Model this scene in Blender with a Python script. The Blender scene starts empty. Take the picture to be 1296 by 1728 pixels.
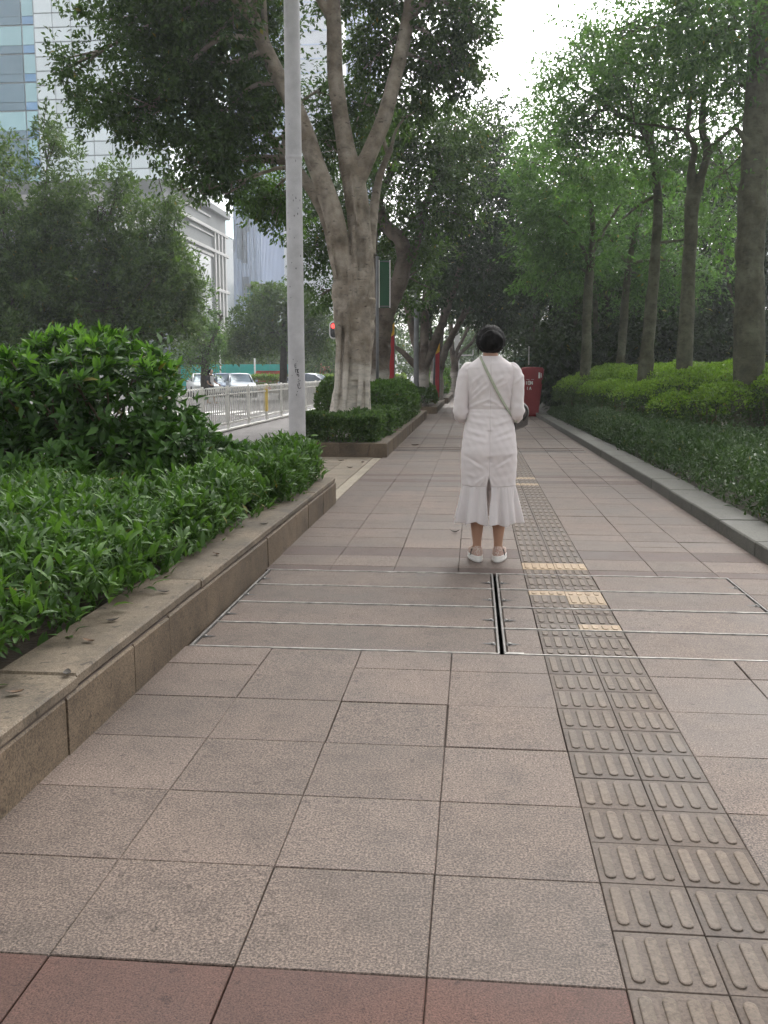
import bpy, math, random
import numpy as np
from mathutils import Vector, Matrix

random.seed(7)
rng = np.random.default_rng(11)
sc = bpy.context.scene
COL = sc.collection
PI = math.pi
HAZE = .0011

# ------------------------------------------------------------------ camera
F_PX, PITCH, YAW = 1593.16, .1481, .0941
CAM = np.array([.08575, -1.90577, 1.32052])
FW = np.array([-math.sin(YAW) * math.cos(PITCH), math.cos(YAW) * math.cos(PITCH), -math.sin(PITCH)])
RT = np.array([math.cos(YAW), math.sin(YAW), 0.0])
UP = np.cross(RT, FW)
cam_data = bpy.data.cameras.new('camera')
cam = bpy.data.objects.new('camera', cam_data)
COL.objects.link(cam)
cam_data.sensor_fit = 'VERTICAL'
cam_data.sensor_height = 36.0
cam_data.lens = 36.0 * F_PX / 1728.0
cam_data.clip_start = .05
cam_data.clip_end = 5000
mw = Matrix.Identity(4)
for i in range(3):
    mw[i][0], mw[i][1], mw[i][2], mw[i][3] = RT[i], UP[i], -FW[i], CAM[i]
cam.matrix_world = mw
sc.camera = cam

# ------------------------------------------------------------------ sky, sun, exposure
SUN_EL, SUN_AZ = math.radians(43), math.radians(6)   # azimuth from +Y towards +X
world = bpy.data.worlds.new('World')
sc.world = world
world.use_nodes = True
wn, wl = world.node_tree.nodes, world.node_tree.links
bg = wn['Background']
sky = wn.new('ShaderNodeTexSky')
sky.sky_type = 'NISHITA'
sky.sun_disc = False
sky.sun_elevation = SUN_EL
sky.sun_rotation = SUN_AZ
sky.air_density = 1.0
sky.dust_density = 6.0
sky.ozone_density = 1.0
hs = wn.new('ShaderNodeHueSaturation')
hs.inputs['Saturation'].default_value = .10
wl.new(sky.outputs[0], hs.inputs['Color'])
wl.new(hs.outputs[0], bg.inputs['Color'])
bg.inputs['Strength'].default_value = .15
sun_data = bpy.data.lights.new('sun', 'SUN')
sun = bpy.data.objects.new('sun', sun_data)
COL.objects.link(sun)
sun_data.energy = .6
sun_data.angle = math.radians(35)
sun_data.color = (1.0, .93, .82)
sdir = Vector((math.sin(SUN_AZ) * math.cos(SUN_EL), math.cos(SUN_AZ) * math.cos(SUN_EL), math.sin(SUN_EL)))
sun.rotation_euler = (-sdir).to_track_quat('-Z', 'Y').to_euler()
sun.location = (10, 20, 60)
sc.view_settings.view_transform = 'Standard'
sc.view_settings.look = 'None'
sc.view_settings.gamma = 1.0
sc.view_settings.exposure = 1.36
sc.cycles.max_bounces = 5
sc.cycles.diffuse_bounces = 2
sc.cycles.glossy_bounces = 2
sc.cycles.transmission_bounces = 3
sc.cycles.transparent_max_bounces = 4
sc.cycles.volume_bounces = 0
sc.cycles.use_denoising = True
sc.cycles.use_adaptive_sampling = True
sc.cycles.adaptive_threshold = .02


# ------------------------------------------------------------------ pixel helpers (photo 1296 x 1728)
def ray(x, y):
    return FW + RT * ((x - 648) / F_PX) - UP * ((y - 864) / F_PX)
def at(x, y, Y):
    d = ray(x, y)
    return CAM + d * ((Y - CAM[1]) / d[1])
def atx(x, y, X):
    d = ray(x, y)
    return CAM + d * ((X - CAM[0]) / d[0])
def gnd(x, y, z=0.0):
    d = ray(x, y)
    return CAM + d * ((z - CAM[2]) / d[2])
def mpp(Y):
    return (Y - CAM[1]) / F_PX * 1.02


# ------------------------------------------------------------------ object helpers
def tag(o, label=None, cat=None, group=None, kind=None):
    if label: o['label'] = label
    if cat: o['category'] = cat
    if group: o['group'] = group
    if kind: o['kind'] = kind
    return o
def empty(name, loc=(0, 0, 0), rz=0.0):
    o = bpy.data.objects.new(name, None)
    o.empty_display_size = .1
    COL.objects.link(o)
    o.location = loc
    o.rotation_euler = (0, 0, rz)
    return o
def link(name, me, parent=None, loc=None, rot=None):
    o = bpy.data.objects.new(name, me)
    COL.objects.link(o)
    if parent is not None: o.parent = parent
    if loc is not None: o.location = loc
    if rot is not None: o.rotation_euler = rot
    return o
def copy_tree(o, parent=None):
    c = o.copy()
    COL.objects.link(c)
    c.parent = parent
    for ch in list(o.children):
        copy_tree(ch, c)
    return c

class MB:
    """collects polygons, then links them as one mesh"""
    def __init__(s):
        s.v, s.f, s.m, s.sm = [], [], [], []
    def poly(s, pts, mi=0, smooth=False):
        b = len(s.v)
        s.v += [tuple(p) for p in pts]
        s.f.append(tuple(range(b, b + len(pts)))); s.m.append(mi); s.sm.append(smooth)
    def grid(s, rows, closed=False, mi=0, smooth=True, cap0=False, cap1=False, flip=False):
        b = len(s.v); n = len(rows[0])
        for r in rows: s.v += [tuple(p) for p in r]
        for i in range(len(rows) - 1):
            for j in range(n if closed else n - 1):
                k = (j + 1) % n
                q = (b + i * n + j, b + i * n + k, b + (i + 1) * n + k, b + (i + 1) * n + j)
                s.f.append(q[::-1] if flip else q); s.m.append(mi); s.sm.append(smooth)
        if cap0:
            q = tuple(b + j for j in range(n)); s.f.append(q if flip else q[::-1]); s.m.append(mi); s.sm.append(False)
        if cap1:
            e = b + (len(rows) - 1) * n
            q = tuple(e + j for j in range(n)); s.f.append(q[::-1] if flip else q); s.m.append(mi); s.sm.append(False)
    def box(s, c, d, bev=0.0, mi=0, M=None):
        """box by centre and full size, chamfered vertical+top edges when bev"""
        x, y, z = d[0] / 2, d[1] / 2, d[2] / 2
        def ring(ix, zz):
            return [(-x + ix, -y + ix, zz), (x - ix, -y + ix, zz), (x - ix, y - ix, zz), (-x + ix, y - ix, zz)]
        if bev > 0:
            rows = [ring(bev, -z), ring(0, -z + bev), ring(0, z - bev), ring(bev, z)]
        else:
            rows = [ring(0, -z), ring(0, z)]
        rows = [[Vector(p) for p in r] for r in rows]
        if M is not None: rows = [[M @ p for p in r] for r in rows]
        C = Vector(c)
        s.grid([[p + C for p in r] for r in rows], closed=True, mi=mi, smooth=False, cap0=True, cap1=True)
    def tube(s, pts, rad, n=10, mi=0, cap=True, squash=None):
        P = [Vector(p) for p in pts]
        R = list(rad) if hasattr(rad, '__len__') else [rad] * len(P)
        rows = []
        T0 = (P[1] - P[0]).normalized()
        a = Vector((1, 0, 0)) if abs(T0.x) < .8 else Vector((0, 1, 0))
        nrm = (a - T0 * a.dot(T0)).normalized()
        for i, p in enumerate(P):
            T = (P[min(i + 1, len(P) - 1)] - P[max(i - 1, 0)]).normalized()
            nrm = (nrm - T * nrm.dot(T)).normalized()
            bi = T.cross(nrm)
            rows.append([p + (nrm * math.cos(2 * PI * k / n) + bi * math.sin(2 * PI * k / n)) * R[i] for k in range(n)])
        s.grid(rows, closed=True, mi=mi, cap0=cap, cap1=cap)
    def lathe(s, prof, c=(0, 0, 0), n=20, mi=0, sx=1, sy=1, cap0=True, cap1=True):
        rows = [[(c[0] + r * sx * math.cos(2 * PI * k / n), c[1] + r * sy * math.sin(2 * PI * k / n), c[2] + z) for k in range(n)] for r, z in prof]
        s.grid(rows, closed=True, mi=mi, cap0=cap0, cap1=cap1)
    def mesh(s, name, mats):
        me = bpy.data.meshes.new(name)
        me.from_pydata(s.v, [], s.f)
        for m in (mats if isinstance(mats, (list, tuple)) else [mats]): me.materials.append(m)
        me.polygons.foreach_set('material_index', s.m)
        me.polygons.foreach_set('use_smooth', s.sm)
        me.update()
        return me
    def build(s, name, mats, parent=None, loc=None, rot=None):
        return link(name, s.mesh(name, mats), parent, loc, rot)

def catmull(P, n=6):
    """smooth polyline through points (each a tuple of floats, any length)"""
    P = np.array(P, float); out = []
    Q = np.vstack([2 * P[0] - P[1], P, 2 * P[-1] - P[-2]])
    for i in range(1, len(Q) - 2):
        for t in np.linspace(0, 1, n, endpoint=False):
            a, b, c, d = Q[i - 1], Q[i], Q[i + 1], Q[i + 2]
            out.append(.5 * ((2 * b) + (-a + c) * t + (2 * a - 5 * b + 4 * c - d) * t * t + (-a + 3 * b - 3 * c + d) * t ** 3))
    out.append(P[-1])
    return np.array(out)

def np_mesh(name, V, Fq, mats, attr=None, smooth=False):
    """fast mesh from arrays; Fq (M,k) indices; attr = per-face random number"""
    me = bpy.data.meshes.new(name)
    M, k = Fq.shape
    me.vertices.add(len(V)); me.vertices.foreach_set('co', np.ascontiguousarray(V, np.float32).ravel())
    me.loops.add(M * k); me.loops.foreach_set('vertex_index', np.ascontiguousarray(Fq, np.int32).ravel())
    me.polygons.add(M)
    me.polygons.foreach_set('loop_start', np.arange(0, M * k, k, dtype=np.int32))
    me.polygons.foreach_set('loop_total', np.full(M, k, np.int32))
    if smooth: me.polygons.foreach_set('use_smooth', np.ones(M, bool))
    for m in (mats if isinstance(mats, (list, tuple)) else [mats]): me.materials.append(m)
    if attr is not None:
        a = me.attributes.new('rnd', 'FLOAT', 'FACE')
        a.data.foreach_set('value', np.ascontiguousarray(attr, np.float32))
    me.update(calc_edges=True)
    return me

def norm(v):
    return v / np.maximum(np.linalg.norm(v, axis=-1, keepdims=True), 1e-9)

def leaf_arrays(P, D, N, L, W, droop=.12, fold=.18, detail=1):
    """leaf blades: base P, direction D, normal N, length L, width W.
       detail 1: one diamond quad; 2: six-sided blade of four folded quads"""
    D = norm(D); S = norm(np.cross(D, N)); N = np.cross(S, D)
    L = L[:, None]; W = W[:, None]; n = len(P)
    if detail == 1:
        V = np.stack([P, P + D * L * .45 + S * W * .5 + N * fold * W, P + D * L - N * droop * L, P + D * L * .45 - S * W * .5 + N * fold * W], 1)
        F = np.arange(n * 4).reshape(n, 4)
        return V.reshape(-1, 3), F, 1
    m1 = P + D * L * .33 + N * .02 * L
    m2 = P + D * L * .70 - N * droop * .35 * L
    V = np.stack([P, m1, m2, P + D * L - N * droop * L,
                  P + D * L * .30 + S * W * .46 + N * fold * W, P + D * L * .66 + S * W * .42 + N * (fold * W - droop * .35 * L),
                  P + D * L * .30 - S * W * .46 + N * fold * W, P + D * L * .66 - S * W * .42 + N * (fold * W - droop * .35 * L)], 1)
    t = np.array([[0, 1, 4, 4], [1, 2, 5, 4], [2, 3, 5, 5], [0, 6, 1, 1], [6, 7, 2, 1], [7, 3, 2, 2]])
    # use triangles only, so no degenerate quads
    tri = np.array([[0, 4, 1], [4, 5, 1], [1, 5, 2], [5, 3, 2], [0, 1, 6], [6, 1, 7], [1, 2, 7], [7, 2, 3]])
    F = (np.arange(n)[:, None, None] * 8 + tri[None]).reshape(-1, 3)
    return V.reshape(-1, 3), F, 8

def rand_dir(n):
    return norm(rng.normal(size=(n, 3)))
# ------------------------------------------------------------------ materials
MATS = {}
def nodes_of(name):
    m = bpy.data.materials.new(name)
    m.use_nodes = True
    nt = m.node_tree
    return m, nt.nodes, nt.links, nt.nodes['Principled BSDF']
def rgb(c):
    return (c[0], c[1], c[2], 1.0)
def N_noise(n, l, vec, scale, detail=4, rough=.55):
    t = n.new('ShaderNodeTexNoise'); t.inputs['Scale'].default_value = scale
    t.inputs['Detail'].default_value = detail; t.inputs['Roughness'].default_value = rough
    if vec is not None: l.new(vec, t.inputs['Vector'])
    return t.outputs['Fac']
def N_ramp(n, l, fac, stops):
    r = n.new('ShaderNodeValToRGB'); e = r.color_ramp.elements
    while len(e) < len(stops): e.new(.5)
    for k, (p, c) in enumerate(stops): e[k].position = p; e[k].color = rgb(c) if hasattr(c, '__len__') else (c, c, c, 1)
    l.new(fac, r.inputs[0]); return r.outputs['Color']
def N_mix(n, l, fac, a, b, mode='MIX'):
    m = n.new('ShaderNodeMix'); m.data_type = 'RGBA'; m.blend_type = mode
    for k, v in ((0, fac), (6, a), (7, b)):
        s = m.inputs[k]
        if isinstance(v, (int, float)): s.default_value = v if k == 0 else (v, v, v, 1)
        elif hasattr(v, '__len__'): s.default_value = rgb(v)
        else: l.new(v, s)
    return m.outputs[2]
def N_math(n, l, op, a, b=0.0, c=None):
    m = n.new('ShaderNodeMath'); m.operation = op
    for k, v in enumerate((a, b) if c is None else (a, b, c)):
        if isinstance(v, (int, float)): m.inputs[k].default_value = v
        else: l.new(v, m.inputs[k])
    return m.outputs[0]
def N_bump(n, l, h, strength, dist, p):
    b = n.new('ShaderNodeBump'); b.inputs['Strength'].default_value = strength; b.inputs['Distance'].default_value = dist
    l.new(h, b.inputs['Height']); l.new(b.outputs[0], p.inputs['Normal'])
def N_pos(n):
    return n.new('ShaderNodeNewGeometry').outputs['Position']

def plain(name, c, rough=.6, metal=0.0, var=.12, scale=6.0, bump=0.0, bscale=60.0, spec=.5, objvar=0.0):
    """a solid colour with blotchy wear and fine relief"""
    m, n, l, p = nodes_of(name)
    pos = N_pos(n)
    f = N_noise(n, l, pos, scale, 5, .6)
    lo = [x * (1 - var) for x in c]; hi = [min(1, x * (1 + var)) for x in c]
    col = N_ramp(n, l, f, [(.3, lo), (.7, hi)])
    if objvar:
        oi = n.new('ShaderNodeObjectInfo')
        col = N_mix(n, l, 1.0, col, N_ramp(n, l, oi.outputs['Random'], [(0, 1 - objvar), (1, 1.0)]), 'MULTIPLY')
    l.new(col, p.inputs['Base Color'])
    p.inputs['Roughness'].default_value = rough
    p.inputs['Metallic'].default_value = metal
    p.inputs['Specular IOR Level'].default_value = spec
    if bump: N_bump(n, l, N_noise(n, l, pos, bscale, 4), bump, .01, p)
    MATS[name] = m
    return m

def granite(name, c, dark=.55, light=1.35, rough=.7, sc_=210.0, stain=.3, tint=(1, 1, 1), objvar=.16, stainscale=1.3):
    """speckled stone: fine grains, grime blotches, each slab a little different"""
    m, n, l, p = nodes_of(name)
    pos = N_pos(n)
    g = N_noise(n, l, pos, sc_, 3, .7)
    col = N_ramp(n, l, g, [(.32, [x * dark for x in c]), (.5, c), (.68, [min(1, x * light) for x in c])])
    g2 = N_noise(n, l, pos, sc_ * .33, 3, .6)
    col = N_mix(n, l, .55, col, N_ramp(n, l, g2, [(.35, .72), (.65, 1.12)]), 'MULTIPLY')
    st = N_noise(n, l, pos, stainscale, 6, .62)
    col = N_mix(n, l, 1.0, col, N_ramp(n, l, st, [(.33, 1 - stain), (.62, 1.0)]), 'MULTIPLY')
    st2 = N_noise(n, l, pos, 7.0, 6, .7)
    col = N_mix(n, l, 1.0, col, N_ramp(n, l, st2, [(.30, 1 - stain * .6), (.5, 1.0)]), 'MULTIPLY')
    sp = N_noise(n, l, pos, 21, 2, .5)          # gum spots and drips
    col = N_mix(n, l, 1.0, col, N_ramp(n, l, sp, [(.66, 1.0), (.73, 1 - stain * .9)]), 'MULTIPLY')
    oi = n.new('ShaderNodeObjectInfo')
    col = N_mix(n, l, 1.0, col, N_ramp(n, l, oi.outputs['Random'], [(0, 1 - objvar), (.5, (1 - objvar * .4, 1 - objvar * .45, 1 - objvar * .5)), (1, 1.04)]), 'MULTIPLY')
    l.new(col, p.inputs['Base Color'])
    l.new(N_ramp(n, l, st, [(.3, rough - .12), (.7, rough + .12)]), p.inputs['Roughness'])
    p.inputs['Specular IOR Level'].default_value = .3
    N_bump(n, l, g, .35, .002, p)
    MATS[name] = m
    return m

def leafmat(name, c1, c2, trans=.35, rough=.5, spec=.22, tcol=None, clump=.9, cscale=1.1, aged=.005):
    """foliage: colour varies leaf to leaf and, slowly, twig to twig; light shines through"""
    m, n, l, p = nodes_of(name)
    a = n.new('ShaderNodeAttribute'); a.attribute_name = 'rnd'
    ns = N_noise(n, l, N_pos(n), cscale, 2, .5)
    f = N_math(n, l, 'MULTIPLY_ADD', ns, clump, N_math(n, l, 'MULTIPLY_ADD', a.outputs['Fac'], .6, -.25))
    col = N_ramp(n, l, f, [(.1, c1), (.85, c2)])
    old = N_math(n, l, 'GREATER_THAN', a.outputs['Fac'], 1 - aged)      # a few yellowing leaves
    col = N_mix(n, l, old, col, (.20, .17, .035))
    l.new(col, p.inputs['Base Color'])
    p.inputs['Roughness'].default_value = rough
    p.inputs['Specular IOR Level'].default_value = spec
    t = n.new('ShaderNodeBsdfTranslucent')
    l.new(N_mix(n, l, 1.0, col, tcol or (1.5, 1.7, .7), 'MULTIPLY'), t.inputs['Color'])
    mx = n.new('ShaderNodeMixShader'); mx.inputs[0].default_value = trans
    l.new(p.outputs[0], mx.inputs[1]); l.new(t.outputs[0], mx.inputs[2])
    l.new(mx.outputs[0], n['Material Output'].inputs['Surface'])
    MATS[name] = m
    return m

def barkmat(name, c, wash=None, wash_z=1.3, scale=5.0, wash_c=(.68, .62, .54), marks=.6):
    """bark with lenticel streaks round the limb; lime wash painted up to wash_z"""
    m, n, l, p = nodes_of(name)
    pos = N_pos(n)
    mp = n.new('ShaderNodeMapping'); mp.inputs['Scale'].default_value = (1, 1, 3.2)
    l.new(pos, mp.inputs['Vector'])
    a = N_noise(n, l, pos, scale, 6, .62)
    b = N_noise(n, l, mp.outputs[0], 7.5, 4, .6)
    col = N_ramp(n, l, a, [(.28, [x * .55 for x in c]), (.5, c), (.72, [min(1, x * 1.3) for x in c])])
    col = N_mix(n, l, marks, col, N_ramp(n, l, b, [(.30, .28), (.40, 1.0)]), 'MULTIPLY')
    pa = N_noise(n, l, pos, 2.2, 5, .6)
    col = N_mix(n, l, 1.0, col, N_ramp(n, l, pa, [(.36, (.56, .53, .49)), (.6, 1.0)]), 'MULTIPLY')
    if wash:
        sep = n.new('ShaderNodeSeparateXYZ'); l.new(pos, sep.inputs[0])
        z = N_math(n, l, 'ADD', sep.outputs['Z'], N_math(n, l, 'MULTIPLY', N_noise(n, l, pos, 5, 5), .38))
        mr = n.new('ShaderNodeMapRange'); mr.interpolation_type = 'SMOOTHSTEP'; mr.inputs[1].default_value = wash_z + .30; mr.inputs[2].default_value = wash_z + .05; l.new(z, mr.inputs[0]); f = mr.outputs[0]
        dirt = N_noise(n, l, mp.outputs[0], 3.0, 6, .7)
        wc = N_ramp(n, l, dirt, [(.32, [x * .5 for x in wash_c]), (.55, wash_c)])
        col = N_mix(n, l, N_math(n, l, 'MULTIPLY', f, .93), col, wc)
    l.new(col, p.inputs['Base Color'])
    p.inputs['Roughness'].default_value = .85
    p.inputs['Specular IOR Level'].default_value = .25
    h = N_math(n, l, 'ADD', N_noise(n, l, pos, 22, 6, .65), N_math(n, l, 'MULTIPLY', b, .8))
    N_bump(n, l, h, .55, .03, p)
    MATS[name] = m
    return m

granite('paving_stone', (.180, .138, .115), dark=.26, light=2.05, stain=.42, sc_=160, stainscale=.9, objvar=.17)
granite('red_stone', (.125, .066, .052), dark=.35, light=1.5, stain=.42)
granite('plum_stone', (.120, .084, .072), dark=.45, light=1.5, stain=.3)
granite('cover_stone', (.168, .129, .107), dark=.32, light=1.9, stain=.42, sc_=160, objvar=.15)
granite('wall_stone', (.185, .138, .094), dark=.4, light=1.5, stain=.55, sc_=150, stainscale=2.2)
granite('coping_stone', (.215, .172, .126), light=1.5, stain=.6, sc_=170, stainscale=3.0)
granite('grey_kerb_stone', (.125, .122, .104), stain=.35, sc_=170, stainscale=2.0)
granite('side_paving', (.29, .238, .178), stain=.32, stainscale=2.4)
granite('tactile', (.122, .093, .075), dark=.65, light=1.2, stain=.28, sc_=120)
granite('tactile_bar', (.182, .143, .113), dark=.7, light=1.2, stain=.35, sc_=120)
granite('tactile_new', (.40, .30, .20), dark=.85, light=1.12, stain=.18, sc_=120)
granite('cream_strip', (.38, .325, .25), stain=.3, sc_=150, stainscale=3)
plain('joint', (.10, .076, .061), .9, var=.4, scale=9)
plain('soil', (.055, .04, .028), .95, var=.5, scale=14, bump=.8, bscale=40)
plain('asphalt', (.105, .10, .098), .85, var=.25, scale=3, bump=.4, bscale=150)
plain('bike_lane', (.145, .134, .13), .85, var=.16, scale=1.4, bump=.3, bscale=150)
plain('road_paint', (.72, .70, .66), .7, var=.2, scale=7)
plain('far_ground', (.12, .115, .105), .9, var=.3, scale=.2)
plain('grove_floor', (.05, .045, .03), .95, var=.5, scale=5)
plain('steel', (.36, .34, .315), .55, .15, var=.5, scale=16)
plain('dull_steel', (.17, .16, .15), .6, .2, var=.4, scale=14)
plain('dark_steel', (.05, .05, .05), .5, .5, var=.4, scale=18)
plain('pole_paint', (.50, .49, .50), .5, .05, var=.14, scale=5, bump=.12, bscale=30)
plain('ink', (.012, .012, .014), .6)
plain('fence_white', (.72, .70, .655), .45, 0, var=.14, scale=8)
plain('fence_yellow', (.72, .52, .12), .45, 0, var=.14, scale=8)
plain('fence_green', (.035, .10, .06), .5, .1, var=.2)
plain('sign_red', (.25, .016, .02), .42, 0, var=.12, scale=3)
plain('banner_red', (.42, .02, .03), .6, 0, var=.15, scale=3)
plain('banner_gold', (.72, .40, .03), .6, 0, var=.2, scale=9)
plain('banner_green', (.008, .085, .032), .5, 0, var=.15, scale=3)
plain('sign_white', (.80, .79, .77), .5)
plain('grey_metal', (.16, .16, .165), .5, .4, var=.2)
plain('hoarding', (.02, .42, .36), .55, 0, var=.12, scale=1.5)
plain('barrier_red', (.48, .05, .03), .5, 0, var=.2)
plain('brick_orange', (.42, .16, .09), .8)
plain('rubber', (.02, .02, .02), .8)
plain('car_white', (.70, .71, .73), .3, 0, var=.04, spec=.6)
plain('car_silver', (.42, .45, .50), .3, .4, var=.05)
plain('car_blue', (.12, .16, .24), .3, .3, var=.05)
plain('car_glass', (.10, .13, .16), .12, 0, spec=.9)
plain('skin', (.46, .262, .176), .5, var=.07, scale=14)
plain('skin_far', (.42, .26, .18), .55)
plain('cloth_black', (.015, .015, .017), .8)
plain('bag_brown', (.06, .05, .047), .45, var=.3, scale=20, bump=.2, bscale=90)
plain('strap_green', (.40, .42, .32), .75, var=.15, scale=40)
plain('sole_white', (.80, .78, .74), .5, var=.06)
plain('twig', (.12, .085, .055), .9, var=.3)
plain('dead_leaf', (.11, .06, .03), .7, var=.5, scale=40)
plain('dead_leaf_dark', (.025, .018, .012), .7, var=.5, scale=40)
plain('lens_red', (.5, .02, .02), .4)
barkmat('ficus_bark', (.38, .33, .27), True, 1.42, marks=.85)
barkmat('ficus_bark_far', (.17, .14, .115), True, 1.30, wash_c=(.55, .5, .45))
barkmat('kapok_bark', (.105, .108, .07), None, scale=9, marks=.55)
barkmat('dark_bark', (.075, .062, .05))
leafmat('ficus_leaf', (.026, .052, .018), (.09, .155, .045), .30)
leafmat('ficus_leaf_light', (.035, .075, .02), (.12, .21, .055), .4)
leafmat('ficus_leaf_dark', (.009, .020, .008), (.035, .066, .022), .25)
leafmat('road_leaf', (.035, .066, .024), (.12, .185, .06), .28, cscale=.7)
leafmat('kapok_leaf', (.034, .074, .030), (.105, .190, .070), .46, cscale=.6)
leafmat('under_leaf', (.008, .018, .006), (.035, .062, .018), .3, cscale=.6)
leafmat('bush_leaf', (.024, .066, .012), (.10, .215, .036), .22, rough=.42, spec=.3, clump=.6, cscale=2.5)
leafmat('bush_leaf_new', (.10, .23, .025), (.22, .40, .06), .3, rough=.42, spec=.3, clump=.6, cscale=2.5)
leafmat('cover_leaf', (.028, .070, .015), (.12, .225, .048), .25, rough=.48, spec=.25, clump=.8, cscale=2.0)
leafmat('cover_leaf_dull', (.030, .062, .024), (.085, .135, .058), .22, rough=.45, clump=.8, cscale=2.0)
leafmat('box_leaf', (.032, .066, .020), (.125, .205, .058), .25, clump=.7, cscale=3.0)
leafmat('hedge_shade_leaf', (.028, .055, .016), (.075, .125, .035), .2, clump=.7, cscale=3)  # darker leaf that paints shade on the hedge flanks
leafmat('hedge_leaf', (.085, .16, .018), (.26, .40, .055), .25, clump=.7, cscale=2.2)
leafmat('median_leaf', (.10, .16, .03), (.27, .36, .09), .3, clump=.7, cscale=1)

def glassmat(name, c, rough=.18, spec=.8, var=.12, metal=0.0):
    return plain(name, c, rough, metal, var=var, scale=.15, spec=spec, objvar=.16)
glassmat('tower_glass_dark', (.12, .22, .28), .15, metal=.4)
glassmat('tower_glass_teal', (.34, .56, .60), .2, metal=.5)
glassmat('tower_glass_blue', (.16, .34, .56), .2, metal=.5)
glassmat('tower_panel_white', (.78, .86, .88), .3, var=.06, metal=.35)
plain('tower_mullion', (.36, .40, .42), .5)
plain('podium_grey', (.20, .21, .21), .7, scale=.3)
plain('podium_glass', (.12, .15, .16), .25, scale=.3)
plain('podium_white', (.46, .45, .44), .6, scale=.3)
plain('rib_blue', (.52, .60, .74), .5, scale=.1)
plain('rib_blue_dark', (.38, .46, .62), .5, scale=.1)
plain('far_white', (.70, .72, .74), .6, scale=.2)
plain('far_window', (.22, .27, .34), .3, scale=.3, objvar=.4)
plain('green_glass', (.06, .17, .17), .25, scale=.3)
# ------------------------------------------------------------------ ground, road, pavement
T = .432
def sheet(name, x0, x1, y0, y1, z, m, nx=1, ny=1):
    b = MB()
    b.poly([(x0, y0, z), (x1, y0, z), (x1, y1, z), (x0, y1, z)])
    o = b.build(name, m)
    o['kind'] = 'structure'
    return o
sheet('ground', -900, 900, -300, 1500, -.42, MATS['far_ground'])
sheet('road', -24.0, -5.72, -40, 300, -.25, MATS['asphalt'])
sheet('far_pavement', -34.0, -24.0, -40, 300, -.20, MATS['side_paving'])
sheet('bike_lane', -5.6, -3.72, -12, 120, -.02, MATS['bike_lane'])
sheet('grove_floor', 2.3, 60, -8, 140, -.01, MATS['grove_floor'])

# road kerb under the railing
kb = empty('road_kerb', (-5.66, 0, 0)); kb['kind'] = 'structure'
seg = MB(); seg.box((0, 0, -.14), (.14, .985, .26), .012); segm = seg.mesh('kerb_stone', MATS['grey_kerb_stone'])
for i in range(50): link('kerb_stone', segm, kb, (0, 4 + i * 1.0, 0))

# zebra stripes and lane dashes on the road
for i in range(9):
    b = MB(); b.box((0, 0, 0), (.42, 3.6, .004))
    o = b.build('road_marking', MATS['road_paint'], None, (-6.6 - i * .85, 33.5, -.244)); o['kind'] = 'structure'
for i in range(8):
    b = MB(); b.box((0, 0, 0), (.15, 2.4, .004))
    o = b.build('road_marking', MATS['road_paint'], None, (-9.4 - (i % 2) * 5.5, 4 + (i // 2) * 7, -.244)); o['kind'] = 'structure'

pave = sheet('pavement', -3.74, 2.35, -6, 75, -.016, MATS['joint'])
_tile = {}
def tile_mesh(w, d, m, gap=.0035, h=.03, bev=.0025):
    k = (round(w, 4), round(d, 4), m, gap)
    if k not in _tile:
        b = MB(); b.box((0, 0, -h / 2), (w - gap, d - gap, h), bev)
        _tile[k] = b.mesh('paving_slab', MATS[m])
    return _tile[k]
def slab(x0, x1, y0, y1, m, gap=.005, parent=None, name='paving_slab'):
    o = link(name, tile_mesh(x1 - x0, y1 - y0, m, gap), parent or pave, ((x0 + x1) / 2, (y0 + y1) / 2, rng.normal(0, .0006)))
    o.rotation_euler = (rng.normal(0, .0012), rng.normal(0, .0012), rng.normal(0, .0012))
    return o
XC = [-1.31, -2 * T, -T, 0, T]
XR = [2 * T, 3 * T, 1.685, 2.16]
rows = [(y0 * T, (y0 + 1) * T, 'paving_stone') for y0 in range(-6, -1)] + [(-T, 0, 'red_stone')]
rows += [(k * T, (k + 1) * T, 'paving_stone') for k in range(5)] + [(5 * T, 2.43, 'paving_stone')]
rows += [(4.225, 4.40, 'plum_stone'), (4.40, 4.76, 'paving_stone'), (4.76, 5.10, 'plum_stone')]
y = 5.10
while y < 9.3: rows.append((y, y + .428, 'paving_stone')); y += .428
rows += [(y, y + .28, 'plum_stone'), (y + .28, y + .62, 'paving_stone'), (y + .62, y + .85, 'plum_stone')]; y += .85
while y < 13.4: rows.append((y, y + .43, 'paving_stone')); y += .43
for i, (a, b_, m) in enumerate(rows):
    for x0, x1 in list(zip(XC[:-1], XC[1:])) + list(zip(XR[:-1], XR[1:])):
        mm = m
        if m == 'red_stone' and x0 >= 2 * T: mm = 'paving_stone'
        g = float(rng.choice([.0016, .0030, .0068], p=[.5, .32, .18]))
        # some slabs were replaced by narrower pieces
        if m == 'paving_stone' and a > 5 and x0 >= 2 * T and rng.random() < .22 and b_ - a > .4:
            c = a + (b_ - a) * rng.choice([.3, .45, .62])
            slab(x0, x1, a, c, mm, g); slab(x0, x1, c, b_, mm, g)
        else:
            slab(x0, x1, a, b_, mm, g)
YFAR = rows[-1][1]
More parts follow.
